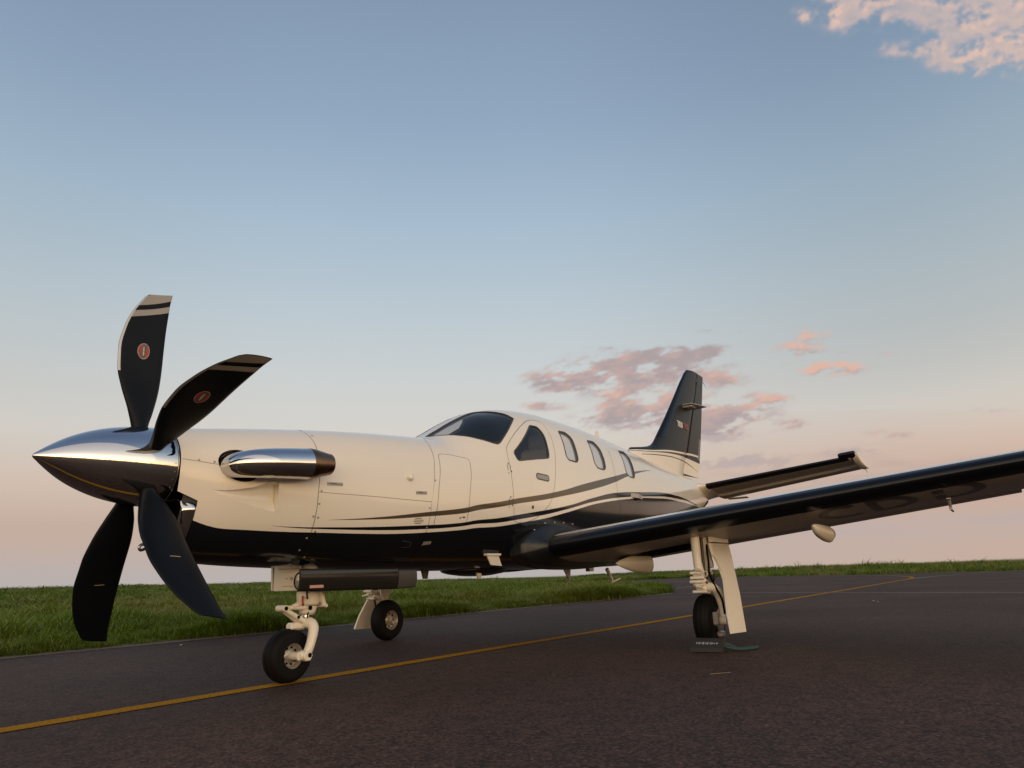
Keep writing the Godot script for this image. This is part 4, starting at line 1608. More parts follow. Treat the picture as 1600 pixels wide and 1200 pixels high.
	fin_plate("belly_aerial", [[0, 0], [0.11, 0], [0.10, 0.04], [0.01, 0.04]], Vector3(5.75, 0.72, 0.15), M.plate, -1.0, 0.05)
	st = new_st()
	plate(st, PackedVector2Array([Vector2(0, 0), Vector2(0.17, 0), Vector2(0.235, -0.095), Vector2(0.07, -0.085)]), Vector3(3.47, 0.842, 0.44), Vector3(1, 0, 0), Vector3(0, 1, 0.12).normalized(), 0.008)
	box(st, Vector3(3.57, 0.845, 0.43), Vector3(0.20, 0.02, 0.05), Basis.IDENTITY, 0.004)
	obj("boarding_step", st, M.gear, plane)
	st = new_st()
	tube(st, [Vector3(5.75, 0.70, 0.40), Vector3(5.87, 0.555, 0.40)], [0.022, 0.016], 10)
	tube(st, [Vector3(5.84, 0.552, 0.40), Vector3(6.06, 0.59, 0.40)], [0.012, 0.008], 8)
	obj("air_probe", st, M.gear, plane)
	st = new_st()
	var rings := []
	for k in 11:
		var t := k / 10.0
		var r := sin(PI * t)
		var ring := []
		for i in 14:
			var a := TAU * i / 14
			ring.append(Vector3(3.45 + 0.98 * t, 0.725 + 0.058 * pow(r, 0.6) * sin(a), 0.22 * pow(r, 0.6) * cos(a) - 0.05))
		rings.append(ring)
	loft(st, rings)
	obj("belly_radome", st, M.navy, plane)


func fin_plate(called: String, pts: Array, at: Vector3, m: Material, up: float, thick: float) -> void:
	var st := new_st()
	var p := PackedVector2Array()
	for q in pts: p.append(Vector2(q[0], q[1]))
	plate(st, p, at, Vector3(1, 0, 0), Vector3(0, up, 0), thick)
	obj(called, st, m, plane)


func window(called: String, poly: PackedVector2Array, side: float, m: Material, parent: Node, blind: bool) -> void:
	var st := new_st()
	skin(st, grow(poly, 0.004), [], side, -0.007, 0.05, 0.05)
	var o := obj(called, st, m, parent)
	st = new_st()
	skin(st, grow(poly, 0.006 if blind else 0.003), [grow(poly, -0.009)], side, 0.0022, 0.04, 0.04)
	reveal(st, grow(poly, -0.009), side, 0.0022, -0.03)
	obj("window_frame", st, M.seal, o)
	if blind:
		st = new_st()
		skin(st, grow(poly, 0.02), [], side, -0.03, 0.05, 0.05)
		obj("window_shade", st, M.shade, o)


func build_scoop(poly: PackedVector2Array) -> void:
	# a ramp that sinks from its point to an upright rear wall
	var st := new_st()
	var hi := func(x: float) -> float: return pchip([0.866, 0.998, 1.125, 1.246, 1.303], [0.6050, 0.5710, 0.5367, 0.4930, 0.4900], x)
	var lo := func(x: float) -> float: return pchip([0.866, 1.007, 1.158, 1.264, 1.303], [0.6055, 0.6180, 0.6300, 0.6370, 0.6340], x)
	var rings := []
	var uvs := []
	for i in 19:
		var x := lerpf(0.866, 1.300, i / 18.0)
		var ring := []
		var uv := []
		for j in 15:
			var t := j / 14.0
			var s := lerpf(hi.call(x), lo.call(x), t)
			var edge := 1.0 - pow(absf(2 * t - 1), 9.0) if t < 0.5 else 1.0 - pow(absf(2 * t - 1), 1.8)
			var dep := 0.052 * pow((x - 0.866) / 0.434, 1.15) * edge
			ring.append(fus_at(x, s, 1.0, -dep))
			uv.append(Vector2(0.02, 0.2))
		rings.append(ring)
		uvs.append(uv)
	loft(st, rings, false, false, uvs)
	var o := obj("air_outlet_scoop", st, M.white, plane)
	st = new_st()
	for j in 14:
		var a := j / 14.0
		var b := (j + 1) / 14.0
		var s0 := lerpf(0.4895, 0.6345, a)
		var s1 := lerpf(0.4895, 0.6345, b)
		flat_quad(st, fus_at(1.301, s0, 1.0, 0.003), fus_at(1.301, s1, 1.0, 0.003), fus_at(1.301, s1, 1.0, -0.075), fus_at(1.301, s0, 1.0, -0.075), Vector3(-1, 0, 0.4))
		flat_quad(st, fus_at(1.301, s0, 1.0, 0.003), fus_at(1.301, s1, 1.0, 0.003), fus_at(1.335, s1, 1.0, 0.001), fus_at(1.335, s0, 1.0, 0.001), fus_n(1.31, s0))
	obj("scoop_lip", st, M.white, o)


func build_exhaust(hole: PackedVector2Array) -> void:
	for side in [1.0, -1.0]:
		var path := smooth_path([Vector3(0.985, 1.378, 0.26), Vector3(0.99, 1.378, 0.37), Vector3(1.012, 1.380, 0.445), Vector3(1.08, 1.387, 0.497), Vector3(1.22, 1.400, 0.520), Vector3(1.412, 1.414, 0.536)], 6)
		for i in path.size(): path[i].z *= side
		var st := new_st()
		var radii := []
		for i in path.size(): radii.append(lerpf(0.066, 0.1025, pow(i / float(path.size() - 1), 0.8)))
		# the pipe is a flattened oval where it leaves the cowling
		tube(st, path, radii, 32, false)
		var o := obj("exhaust_stack", st, M.chrome, plane)
		st = new_st()
		var d: Vector3 = (path[-1] - path[-2]).normalized()
		lathe(st, path[-1] + d * 0.001, d, [[0.0, 0.1028], [0.03, 0.1020], [0.055, 0.098], [0.165, 0.073], [0.178, 0.0715], [0.178, 0.067], [0.05, 0.092], [0.0, 0.094]], 32)
		obj("exhaust_tip", st, M.hot, o)
		st = new_st()
		lathe(st, path[-1] - d * 0.02, d, [[0.0, 0.0], [0.0, 0.089]], 24, true)
		obj("exhaust_inside", st, M.dark, o)
		# the well behind the pipe
		st = new_st()
		skin(st, grow(hole, 0.01), [], side, -0.07, 0.05, 0.05)
		reveal(st, hole, side, -0.001, -0.07)
		obj("exhaust_well", st, M.dark, o)
		st = new_st()
		skin(st, grow(hole, 0.010), [hole], side, 0.002, 0.05, 0.05)
		obj("exhaust_well_rim", st, M.dark, o)


func build_inlet() -> void:
	# the air intake below the spinner: an open mouth with a wide polished lip
	var st := new_st()
	var poly := PackedVector2Array()
	for k in 33:
		var p := fus(0.815, lerpf(0.705, 1.0, minf(k, 32 - k) / 16.0), 1.0 if k <= 16 else -1.0)
		poly.append(Vector2(p.z, p.y))
	poly.append(Vector2(-poly[0].x * 0.93, 1.195)); poly.append(Vector2(poly[0].x * 0.93, 1.195))
	var loop := PackedVector2Array()
	for k in range(1, 32): loop.append(poly[k])
	loop.append_array([Vector2(-0.245, 1.165), Vector2(-0.222, 1.186), Vector2(-0.18, 1.193), Vector2(0, 1.195), Vector2(0.18, 1.193), Vector2(0.222, 1.186), Vector2(0.245, 1.165)])
	var rings := []
	for q in [[0.83, 0.985], [0.805, 0.985], [0.775, 0.96], [0.752, 0.92], [0.742, 0.885], [0.744, 0.86], [0.755, 0.845], [0.785, 0.835], [0.85, 0.83]]:
		var ring := []
		for p in loop: ring.append(Vector3(q[0], lerpf(1.03, p.y, q[1]), p.x * q[1]))
		rings.append(ring)
	loft(st, rings, true, false)
	var o := obj("intake_lip", st, M.chrome, plane)
	st = new_st()
	tube(st, smooth_path([Vector3(0.74, 0.90, -0.10), Vector3(0.70, 0.885, -0.10), Vector3(0.69, 0.905, -0.10), Vector3(0.71, 0.92, -0.10), Vector3(0.75, 0.915, -0.10)], 5), [0.009], 8)
	obj("drain_tube", st, M.steel, o)


# ------------------------------------------------------------------ propeller
const HUB := Vector3(0.672, 1.376, 0)
const BR := [0.0, 0.16, 0.235, 0.35, 0.50, 0.62, 0.75, 0.91, 1.04, 1.12, 1.165, 1.185]
const BLE := [0.125, 0.127, 0.138, 0.170, 0.212, 0.232, 0.233, 0.203, 0.152, 0.108, 0.082, 0.060]
const BTE := [0.045, 0.045, 0.040, 0.006, -0.022, -0.032, -0.040, -0.052, -0.066, -0.076, -0.086, -0.090]
const BTH := [0.080, 0.080, 0.074, 0.054, 0.040, 0.033, 0.027, 0.020, 0.014, 0.011, 0.009, 0.006]


func blade_pt(r: float, c: float, face: float, off := 0.0) -> Vector3:   # c from 0 at the leading edge to 1 at the trailing edge
	var le := pchip(BR, BLE, r)
	var te := pchip(BR, BTE, r)
	var th := pchip(BR, BTH, r)
	# the tip is cut aslant
	var rr := r
	if r > 1.04: rr = r + (c - 0.6) * 0.03 * (r - 1.04) / 0.145
	var prof := sqrt(maxf(0.0, 1.0 - pow(absf(2 * c - 1), 2.4))) if r > 0.3 else sqrt(maxf(0.0, 1.0 - pow(absf(2 * c - 1), 2.0)))
	var camb := 0.010 * smoothstep(0.25, 0.6, r) * (1 - pow(2 * c - 1, 2)) * (le - te) / 0.27
	var t := -face * (prof * th * 0.5 + off) + camb
	var ch := lerpf(le, te, c)
	var tw := lerpf(0.18, -0.10, smoothstep(0.2, 0.7, r))
	var mid := 0.085
	var q := Vector2(ch - mid, t).rotated(-tw)
	return Vector3(-(q.x + mid), rr, -q.y)       # along -x the leading edge, y outwards, -z the front face before turning


func blade_patch(st: SurfaceTool, r0: float, r1: float, c0: float, c1: float, face: float, nr := 6, nc := 10) -> void:
	var rings := []
	for i in nr + 1:
		var ring := []
		for j in nc + 1: ring.append(blade_pt(lerpf(r0, r1, i / float(nr)), lerpf(c0, c1, j / float(nc)), face, 0.0012))
		rings.append(ring)
	_sheet(st, rings, Vector3(0, 0, face))


func _sheet(st: SurfaceTool, rings: Array, out: Vector3) -> void:
	for i in rings.size() - 1:
		for j in rings[i].size() - 1:
			var a: Vector3 = rings[i][j]
			var b: Vector3 = rings[i][j + 1]
			var c: Vector3 = rings[i + 1][j + 1]
			var d: Vector3 = rings[i + 1][j]
			flat_quad(st, a, b, c, d, out)


func build_propeller() -> void:
	var st := new_st()
	var prof := []
	var px := [0.0, 0.006, 0.02, 0.05, 0.10, 0.15, 0.22, 0.30, 0.38, 0.45, 0.53, 0.60, 0.66, 0.70]
	var pr := [0.0, 0.011, 0.022, 0.046, 0.082, 0.114, 0.150, 0.182, 0.206, 0.221, 0.233, 0.239, 0.241, 0.240]
	for i in 60:
		var x := 0.70 * pow(i / 59.0, 1.4)
		prof.append([x, pchip(px, pr, x)])
	lathe(st, Vector3(0, HUB.y, 0), Vector3(1, 0, 0), prof, 72)
	var sp := obj("spinner", st, M.chrome, plane, "long polished metal spinner pointing left")
	st = new_st()
	lathe(st, Vector3(0.70, HUB.y, 0), Vector3(1, 0, 0), [[0.0, 0.2405], [0.002, 0.2425], [0.005, 0.2425], [0.006, 0.238], [0.02, 0.22], [0.02, 0.0]], 60, true)
	obj("spinner_backplate", st, M.steel, sp)
	for k in 30:
		var a := TAU * (k + 0.5) / 30
		var n := Vector3(0, cos(a), sin(a))
		st = new_st()
		lathe(st, Vector3(0.683, HUB.y, 0) + n * 0.2395, n, [[0, 0.0045], [0.003, 0.004], [0.003, 0.0]], 8, true)
		obj("spinner_screw", st, M.steel, sp)
	# one blade, then four copies
	var rows := []
	for i in 46:
		var r := lerpf(0.10, 1.185, i / 45.0)
		if i > 38: r = lerpf(1.02, 1.185, (i - 38) / 7.0)
		elif i <= 38: r = lerpf(0.10, 1.02, i / 38.0)
		var ring := []
		for j in 21: ring.append(blade_pt(r, j / 20.0, 1.0))
		for j in range(19, 0, -1): ring.append(blade_pt(r, j / 20.0, -1.0))
		rows.append(ring)
	st = new_st()
	loft(st, rows)
	var blade: MeshInstance3D = obj("propeller_blade", st, M.blade, plane)
	for q in [[0.978, 1.028, 1.060, 1.104], [1.074, 1.184, 1.142, 1.184]]:     # lower and upper bound at the leading edge, then at the trailing edge
		st = new_st()
		var strip := []
		for i in 6:
			var ring := []
			for j in 17:
				var c := lerpf(0.055, 0.992, j / 16.0)
				ring.append(blade_pt(lerpf(lerpf(q[0], q[2], c), lerpf(q[1], q[3], c), i / 5.0), c, 1.0, 0.0012))
			strip.append(ring)
		_sheet(st, strip, Vector3(0, 0, 1))
		obj("tip_stripe", st, M.stripe, blade)
	st = new_st()
	blade_patch(st, 0.60, 1.17, 0.004, 0.055, 1.0, 22, 4)
	obj("erosion_strip", st, M.nickel, blade)
	# oval badge with writing on the front face
	for q in [[0.056, 0.135, M.stripe, 0.0016], [0.051, 0.118, M.red, 0.0022]]:
		st = new_st()
		var rim := []
		for k in 32:
			var a := TAU * k / 32
			rim.append(blade_pt(0.755 + q[0] * sin(a), 0.545 + q[1] * cos(a), 1.0, q[3]))
		var c := blade_pt(0.755, 0.545, 1.0, q[3])
		for k in 32: flat_tri(st, c, rim[k], rim[(k + 1) % 32], Vector3(0, 0, 1))
		obj("badge_ring" if q[0] > 0.05 else "badge", st, q[2], blade)
	st = new_st()
	var band := []
	for i in 9:
		var r := lerpf(-0.043, 0.043, i / 8.0)
		var ring := []
		for c in [-0.055, 0.0, 0.055]: ring.append(blade_pt(0.755 + r, 0.545 + c + r * 0.5, 1.0, 0.0028))
		band.append(ring)
	_sheet(st, band, Vector3(0, 0, 1))
	obj("badge_band", st, M.olive, blade)
	var tm := TextMesh.new()
	tm.text = "HARTZELL"
	var f := SystemFont.new()
	f.font_names = PackedStringArray(["Droid Sans"])
	f.font_weight = 700
	tm.font = f
	tm.font_size = 32
	tm.pixel_size = 0.00042
	tm.depth = 0.0006
	var w := obj("badge_lettering", tm, M.letter_white, blade)
	var c0 := blade_pt(0.755, 0.545, 1.0, 0.0034)
	w.transform = Transform3D(Basis(Vector3(0, 1, 0), Vector3(-1, 0, 0), Vector3(0, 0, 1)), c0)
	st = new_st()
	blade_patch(st, 0.773, 0.777, 0.40, 0.62, -1.0, 1, 4)
	obj("balance_mark", st, M.gold, blade)
	# the dark opening in the spinner round the root
	st = new_st()
	var oval := []
	var rim2 := []
	for k in 28:
		var a := TAU * k / 28
		var x := 0.585 + (0.082 * cos(a) if cos(a) < 0 else 0.108 * pow(cos(a), 0.45))
		var z := 0.062 * sin(a) if cos(a) < 0 else 0.062 * signf(sin(a)) * pow(absf(sin(a)), 0.35)
		var rr := pchip(px, pr, x)
		var ax := asin(clampf(z / rr, -1, 1))
		oval.append(Vector3(x - HUB.x, (rr + 0.002) * cos(ax), (rr + 0.002) * sin(ax)))
	for k in 28: flat_tri(st, Vector3(0.585 - HUB.x, pchip(px, pr, 0.585) + 0.002, 0), oval[k], oval[(k + 1) % 28], Vector3.UP)
	obj("root_opening", st, M.dark, blade)
	for k in 5:
		var o: Node3D = blade
		if k > 0:
			o = blade.duplicate()
			o.name = "propeller_blade_%03d" % k
			plane.add_child(o)
		var ang := -0.1122 + k * TAU / 5
		var e := Vector3(0, cos(ang), sin(ang))
		var t := Vector3(0, -sin(ang), cos(ang))
		# the thrust line points a little down and to the right
		var tilt := Basis(Vector3.UP, -0.058) * Basis(Vector3(0, 0, 1), 0.006)
		o.transform = Transform3D(tilt * Basis(Vector3(1, 0, 0), e, t), HUB - BASE)
	

# ------------------------------------------------------------------ wheels and legs
func wheel(parent: Node, c: Vector3, R: float, W: float, rim_r: float, bolts: int) -> void:
	var st := new_st()
	var prof := []
	var n := 26
	for i in n + 1:
		var a := PI * i / n
		var sa := maxf(0.0, sin(a))
		var x := -cos(a)
		var rr := R - (R - rim_r) * (1.0 - pow(sa, 0.42))
		# three shallow grooves round the tread
		if absf(x) < 0.62:
			for g in [-0.42, 0.0, 0.42]:
				if absf(x - g) < 0.05: rr -= 0.006
		prof.append([x * W / 2 * (1.0 if sa > 0.3 else 0.97), rr])
	lathe(st, c, Vector3(0, 0, 1), prof, 48)
	# the tyre is pressed a little flat on the ground
	var o := obj("tyre", st, M.rubber, parent)
	o.set_meta("label", "black tyre with grooves round its tread")
	st = new_st()
	for s in [1.0, -1.0]:
		lathe(st, c, Vector3(0, 0, s), [[W * 0.30, rim_r * 1.03], [W * 0.40, rim_r * 1.05], [W * 0.42, rim_r * 0.99], [W * 0.36, rim_r * 0.90], [W * 0.20, rim_r * 0.80], [W * 0.17, rim_r * 0.62], [W * 0.24, rim_r * 0.45], [W * 0.26, rim_r * 0.30], [W * 0.32, rim_r * 0.26], [W * 0.33, 0.0]], 32, true)
	obj("wheel_rim", st, M.rim, parent)
	st = new_st()
	for k in bolts:
		var a := TAU * k / bolts
		for s in [1.0, -1.0]: lathe(st, c + Vector3(cos(a), sin(a), 0) * rim_r * 0.66 + Vector3(0, 0, s * W * 0.17), Vector3(0, 0, s), [[0, rim_r * 0.085], [0.008, rim_r * 0.085], [0.008, 0]], 10, true)
	obj("wheel_bolts", st, M.dark, parent)


func bowed(st: SurfaceTool, x0: float, x1: float, ya: float, yb: float, top: float) -> void:    # a door leaf that bulges outwards
	var rings := []
	for i in 9:
		var t := i / 8.0
		var x := lerpf(x0, x1, t)
		var ring := []
		for k in 9:
			var q := k / 8.0
			ring.append(Vector3(x, lerpf(lerpf(ya, yb, t), top, q), 0.243 + 0.011 * (1 - pow(2 * q - 1, 2)) + 0.010 * q))
		for k in range(8, -1, -1):
			var q := k / 8.0
			ring.append(Vector3(x, lerpf(lerpf(ya, yb, t), top, q), 0.225 + 0.011 * (1 - pow(2 * q - 1, 2)) + 0.010 * q))
		rings.append(ring)
	loft(st, rings)


func build_nose_gear() -> void:
	var g := group_part("nose_gear", "cream nose wheel leg with a single curved fork and black tyre")
	wheel(g, Vector3(1.745, 0.178, 0), 0.180, 0.145, 0.083, 9)
	var st := new_st()
	lathe(st, Vector3(1.90, 0.80, 0.02), Vector3(-0.03, -1, 0).normalized(), [[0, 0.055], [0.19, 0.058], [0.20, 0.082], [0.225, 0.086], [0.28, 0.078], [0.30, 0.072], [0.303, 0.0]], 24)
	lathe(st, Vector3(1.888, 0.505, 0.02), Vector3(-0.06, -1, 0).normalized(), [[0, 0.066], [0.012, 0.067], [0.04, 0.058], [0.065, 0.054], [0.068, 0.0]], 24)
	box(st, Vector3(1.90, 0.60, 0.075), Vector3(0.09, 0.07, 0.05), Basis.IDENTITY, 0.012)
	obj("strut", st, M.gear, g)
	st = new_st()
	lathe(st, Vector3(1.889, 0.512, 0.02), Vector3(0, -1, 0), [[0, 0.069], [0.008, 0.070], [0.009, 0.0]], 24, true)
	obj("strut_seal", st, M.dark, g)
	st = new_st()
	tube(st, [Vector3(1.884, 0.46, 0.02), Vector3(1.868, 0.36, 0.02)], [0.034], 20)
	obj("piston", st, M.chrome, g)
	st = new_st()
	tube(st, smooth_path([Vector3(1.845, 0.378, -0.02), Vector3(1.862, 0.388, 0.05), Vector3(1.868, 0.375, 0.10), Vector3(1.862, 0.335, 0.122), Vector3(1.835, 0.25, 0.128), Vector3(1.805, 0.185, 0.128)], 6), [0.040, 0.040, 0.040, 0.040, 0.039, 0.039, 0.039, 0.039, 0.039, 0.038, 0.038, 0.038, 0.037, 0.037, 0.036, 0.036, 0.036, 0.035, 0.035, 0.034, 0.034, 0.033, 0.033, 0.032, 0.032, 0.032, 0.031, 0.031, 0.031, 0.031, 0.030], 18)
	box(st, Vector3(1.80, 0.368, 0.01), Vector3(0.13, 0.05, 0.075), Basis.IDENTITY, 0.014)
	lathe(st, Vector3(1.795, 0.178, 0.100), Vector3(0, 0, 1), [[0, 0.040], [0.055, 0.040], [0.062, 0.034], [0.062, 0.0]], 6, true)
	tube(st, [Vector3(1.745, 0.178, 0.02), Vector3(1.745, 0.178, 0.13)], [0.026], 16)
	tube(st, [Vector3(1.745, 0.178, 0.115), Vector3(1.80, 0.178, 0.125)], [0.032], 14)
	obj("fork", st, M.gear, g)
	st = new_st()
	for z in [1.0]: lathe(st, Vector3(1.805, 0.180, 0.160), Vector3(0, 0, 1), [[0, 0.016], [0.005, 0.016], [0.005, 0.0]], 12, true)
	obj("axle_nut", st, M.dark, g)
	st = new_st()
	for z in [-0.035, 0.035]:
		tube(st, [Vector3(1.85, 0.492, 0.02 + z), Vector3(1.69, 0.497, z * 0.5)], [0.017, 0.014], 10)
		tube(st, [Vector3(1.69, 0.488, z * 0.5), Vector3(1.83, 0.400, 0.02 + z)], [0.015, 0.019], 10)
	tube(st, [Vector3(1.682, 0.493, -0.045), Vector3(1.682, 0.493, 0.045)], [0.022], 12)
	box(st, Vector3(1.775, 0.436, 0.015), Vector3(0.10, 0.018, 0.07), Basis(Vector3(0, 0, 1), -0.55), 0.006)
	tube(st, [Vector3(1.80, 0.52, 0.04), Vector3(1.74, 0.500, 0.04)], [0.022, 0.016], 10)
	obj("torque_link", st, M.gear, g)
	st = new_st()
	tube(st, [Vector3(1.682, 0.493, 0.044), Vector3(1.682, 0.493, 0.050)], [0.014], 12)
	tube(st, [Vector3(1.86, 0.488, 0.078), Vector3(1.86, 0.488, 0.088)], [0.015], 12)
	tube(st, [Vector3(1.78, 0.430, 0.058), Vector3(1.78, 0.430, 0.064)], [0.011], 12)
	obj("pivot_bolts", st, M.dark, g)
	st = new_st()
	tube(st, [Vector3(1.945, 0.60, 0.08), Vector3(1.985, 0.50, 0.08)], [0.026, 0.019], 12)
	tube(st, [Vector3(1.975, 0.498, 0.03), Vector3(1.985, 0.498, 0.11)], [0.013], 10)
	obj("steering_arm", st, M.gear, g)
	st = new_st()
	tube(st, smooth_path([Vector3(1.80, 0.57, 0.07), Vector3(1.79, 0.53, 0.085), Vector3(1.80, 0.505, 0.08)], 4), [0.007], 8)
	obj("red_hose", st, M.red, g)
	st = new_st()
	tube(st, smooth_path([Vector3(1.86, 0.46, 0.065), Vector3(1.845, 0.43, 0.075), Vector3(1.865, 0.39, 0.06)], 5), [0.005], 6)
	tube(st, smooth_path([Vector3(1.86, 0.66, 0.07), Vector3(1.82, 0.60, 0.09), Vector3(1.83, 0.55, 0.085)], 5), [0.006], 6)
	obj("brake_hose", st, M.dark, g)
	# landing light
	var l := Vector3(1.755, 0.672, 0.10)
	st = new_st()
	lathe(st, l, Vector3(-1, 0, 0), [[-0.09, 0.022], [-0.04, 0.052], [0.0, 0.060], [0.014, 0.062], [0.016, 0.057], [0.008, 0.054]], 28, true)
	obj("landing_light_housing", st, M.dark, g)
	st = new_st()
	lathe(st, l + Vector3(-0.008, 0, 0), Vector3(-1, 0, 0), [[0.0, 0.054], [0.004, 0.03], [0.005, 0.0]], 28)
	obj("landing_light_lens", st, M.lens, g)
	st = new_st()
	for k in 3: box(st, l + Vector3(-0.016, -0.028 + k * 0.028, 0), Vector3(0.003, 0.003, 0.09), Basis.IDENTITY, 0.001)
	for k in 3: box(st, l + Vector3(-0.016, 0, -0.028 + k * 0.028), Vector3(0.003, 0.09, 0.003), Basis.IDENTITY, 0.001)
	obj("lens_grid", st, M.plate, g)
	# the doors of the wheel bay
	st = new_st()
	bowed(st, 1.625, 2.565, 0.603, 0.590, 0.752)
	var d := obj("nose_gear_door", st, M.bay_door, plane, "long dark nose gear door hanging open on the left")
	st = new_st()
	bowed(st, 2.572, 2.78, 0.590, 0.597, 0.735)
	obj("door_rear_panel", st, M.seal, d)
	st = new_st()
	box(st, Vector3(1.765, 0.632, 0.2565), Vector3(0.12, 0.02, 0.003), Basis(Vector3(1, 0, 0), 0.05), 0.001)
	obj("warning_placard", st, M.placard, d)
	st = new_st()
	plate(st, PackedVector2Array([Vector2(1.80, 0.615), Vector2(2.70, 0.60), Vector2(2.70, 0.77), Vector2(1.80, 0.775)]), Vector3(0, 0, -0.25), Vector3(1, 0, 0), Vector3(0, 1, -0.05).normalized(), 0.018)
	obj("nose_gear_door", st, M.gear, plane, "right nose gear door, its cream inner side in view")
	st = new_st()
	plate(st, PackedVector2Array([Vector2(-0.19, 0.0), Vector2(0.10, 0.0), Vector2(0.10, 0.165), Vector2(-0.19, 0.165)]), Vector3(1.80, 0.61, -0.06), Vector3(0, 0, 1), Vector3(0, 1, 0), 0.014)
	box(st, Vector3(1.787, 0.69, -0.06), Vector3(0.012, 0.10, 0.17), Basis.IDENTITY, 0.004)
	box(st, Vector3(1.79, 0.776, -0.06), Vector3(0.03, 0.03, 0.28), Basis.IDENTITY, 0.006)
	var bay := obj("wheel_bay_panel", st, M.gear, plane)
	st = new_st()
	for k in 3: box(st, Vector3(1.780, 0.685 + 0.008 * k, -0.035), Vector3(0.001, 0.004, 0.03), Basis.IDENTITY, 0.0003)
	box(st, Vector3(1.780, 0.693, -0.085), Vector3(0.001, 0.004, 0.03), Basis.IDENTITY, 0.0003)
	obj("bay_placard", st, M.print, bay)


func build_main_gear(side: float) -> void:
	var at := func(x: float, y: float, z: float) -> Vector3: return Vector3(x, y, z * side)
	var g := group_part("main_gear", ("left" if side > 0 else "right") + " main wheel leg with a trailing arm and tall cream door")
	wheel(g, at.call(4.665, 0.222, 1.935), 0.226, 0.160, 0.108, 8)
	var st := new_st()
	tube(st, [at.call(4.44, 1.0, 1.965), at.call(4.452, 0.72, 1.965), at.call(4.47, 0.60, 1.97)], [0.040, 0.036, 0.042], 16)
	box(st, at.call(4.475, 0.615, 1.97), Vector3(0.13, 0.05, 0.10), Basis.IDENTITY, 0.014)
	box(st, at.call(4.47, 0.540, 1.97), Vector3(0.15, 0.034, 0.09), Basis(Vector3(0, 0, 1), 0.12), 0.012)
	box(st, at.call(4.50, 0.485, 1.975), Vector3(0.13, 0.045, 0.09), Basis(Vector3(0, 0, 1), -0.3), 0.014)
	for q in [[4.405, 0.625], [4.385, 0.552], [4.43, 0.47], [4.40, 0.585]]: tube(st, [at.call(q[0], q[1], 1.91), at.call(q[0], q[1], 2.03)], [0.013], 10)
	for q in [[4.415, 0.655, 0.016], [4.395, 0.515, 0.014], [4.455, 0.575, 0.02]]: tube(st, [at.call(q[0], q[1], 1.96), at.call(q[0] - 0.035, q[1] - 0.012, 2.03)], [q[2], q[2] * 0.7], 8)
	obj("strut", st, M.gear, g)
	st = new_st()
	tube(st, [at.call(4.535, 0.98, 1.99), at.call(4.545, 0.74, 1.985), at.call(4.535, 0.60, 1.98)], [0.048, 0.043, 0.035], 16)
	tube(st, [at.call(4.60, 0.95, 2.03), at.call(4.585, 0.78, 2.02), at.call(4.60, 0.66, 2.03)], [0.018, 0.026, 0.02], 12)
	box(st, at.call(4.59, 0.70, 2.03), Vector3(0.05, 0.07, 0.04), Basis(Vector3(0, 0, 1), 0.3), 0.01)
	box(st, at.call(4.565, 0.63, 2.02), Vector3(0.07, 0.03, 0.05), Basis(Vector3(0, 0, 1), -0.5), 0.008)
	obj("retraction_jack", st, M.strut, g)
	st = new_st()
	tube(st, [at.call(4.494, 0.99, 2.005), at.call(4.50, 0.74, 2.0), at.call(4.505, 0.60, 1.995)], [0.014], 8)
	for q in [[4.46, 0.617], [4.475, 0.541], [4.50, 0.487]]: tube(st, [at.call(q[0], q[1], 2.015), at.call(q[0], q[1], 2.026)], [0.016], 10)
	box(st, at.call(4.62, 0.60, 2.03), Vector3(0.03, 0.09, 0.03), Basis(Vector3(0, 0, 1), 0.5), 0.008)
	obj("cable_bundle", st, M.grime, g)
	st = new_st()
	tube(st, [at.call(4.555, 0.66, 1.985), at.call(4.575, 0.50, 1.985)], [0.024], 12)
	obj("damper_rod", st, M.chrome, g)
	st = new_st()
	tube(st, smooth_path([at.call(4.46, 0.505, 2.00), at.call(4.58, 0.500, 2.02), at.call(4.665, 0.44, 2.045), at.call(4.70, 0.33, 2.062), at.call(4.685, 0.222, 2.068)], 6), [0.036, 0.036, 0.037, 0.038, 0.039, 0.040, 0.041, 0.041, 0.042, 0.042, 0.043, 0.043, 0.043, 0.043, 0.043, 0.043, 0.043, 0.042, 0.042, 0.041, 0.040, 0.039, 0.038, 0.037, 0.036], 16)
	tube(st, [at.call(4.665, 0.222, 1.99), at.call(4.665, 0.222, 2.10)], [0.034], 14)
	obj("trailing_arm", st, M.gear, g)
	st = new_st()
	lathe(st, at.call(4.665, 0.222, 2.012), Vector3(0, 0, side), [[0, 0.098], [0.022, 0.098], [0.024, 0.06], [0.024, 0.0]], 28, true)
	obj("brake_disc", st, M.steel, g)
	st = new_st()
	box(st, at.call(4.58, 0.245, 2.028), Vector3(0.05, 0.11, 0.05), Basis.IDENTITY, 0.01)
	box(st, at.call(4.67, 0.115, 2.028), Vector3(0.10, 0.05, 0.05), Basis.IDENTITY, 0.012)
	obj("brake_caliper", st, M.plate, g)
	st = new_st()
	tube(st, smooth_path([at.call(4.53, 0.86, 2.03), at.call(4.50, 0.72, 2.045), at.call(4.54, 0.60, 2.03), at.call(4.57, 0.50, 2.06), at.call(4.62, 0.40, 2.085), at.call(4.64, 0.28, 2.09)], 6), [0.009], 8)
	tube(st, smooth_path([at.call(4.60, 0.62, 2.02), at.call(4.63, 0.57, 2.03), at.call(4.60, 0.52, 2.02)], 5), [0.007], 8)
	obj("brake_hose", st, M.dark, g)
	st = new_st()
	var p := PackedVector2Array()
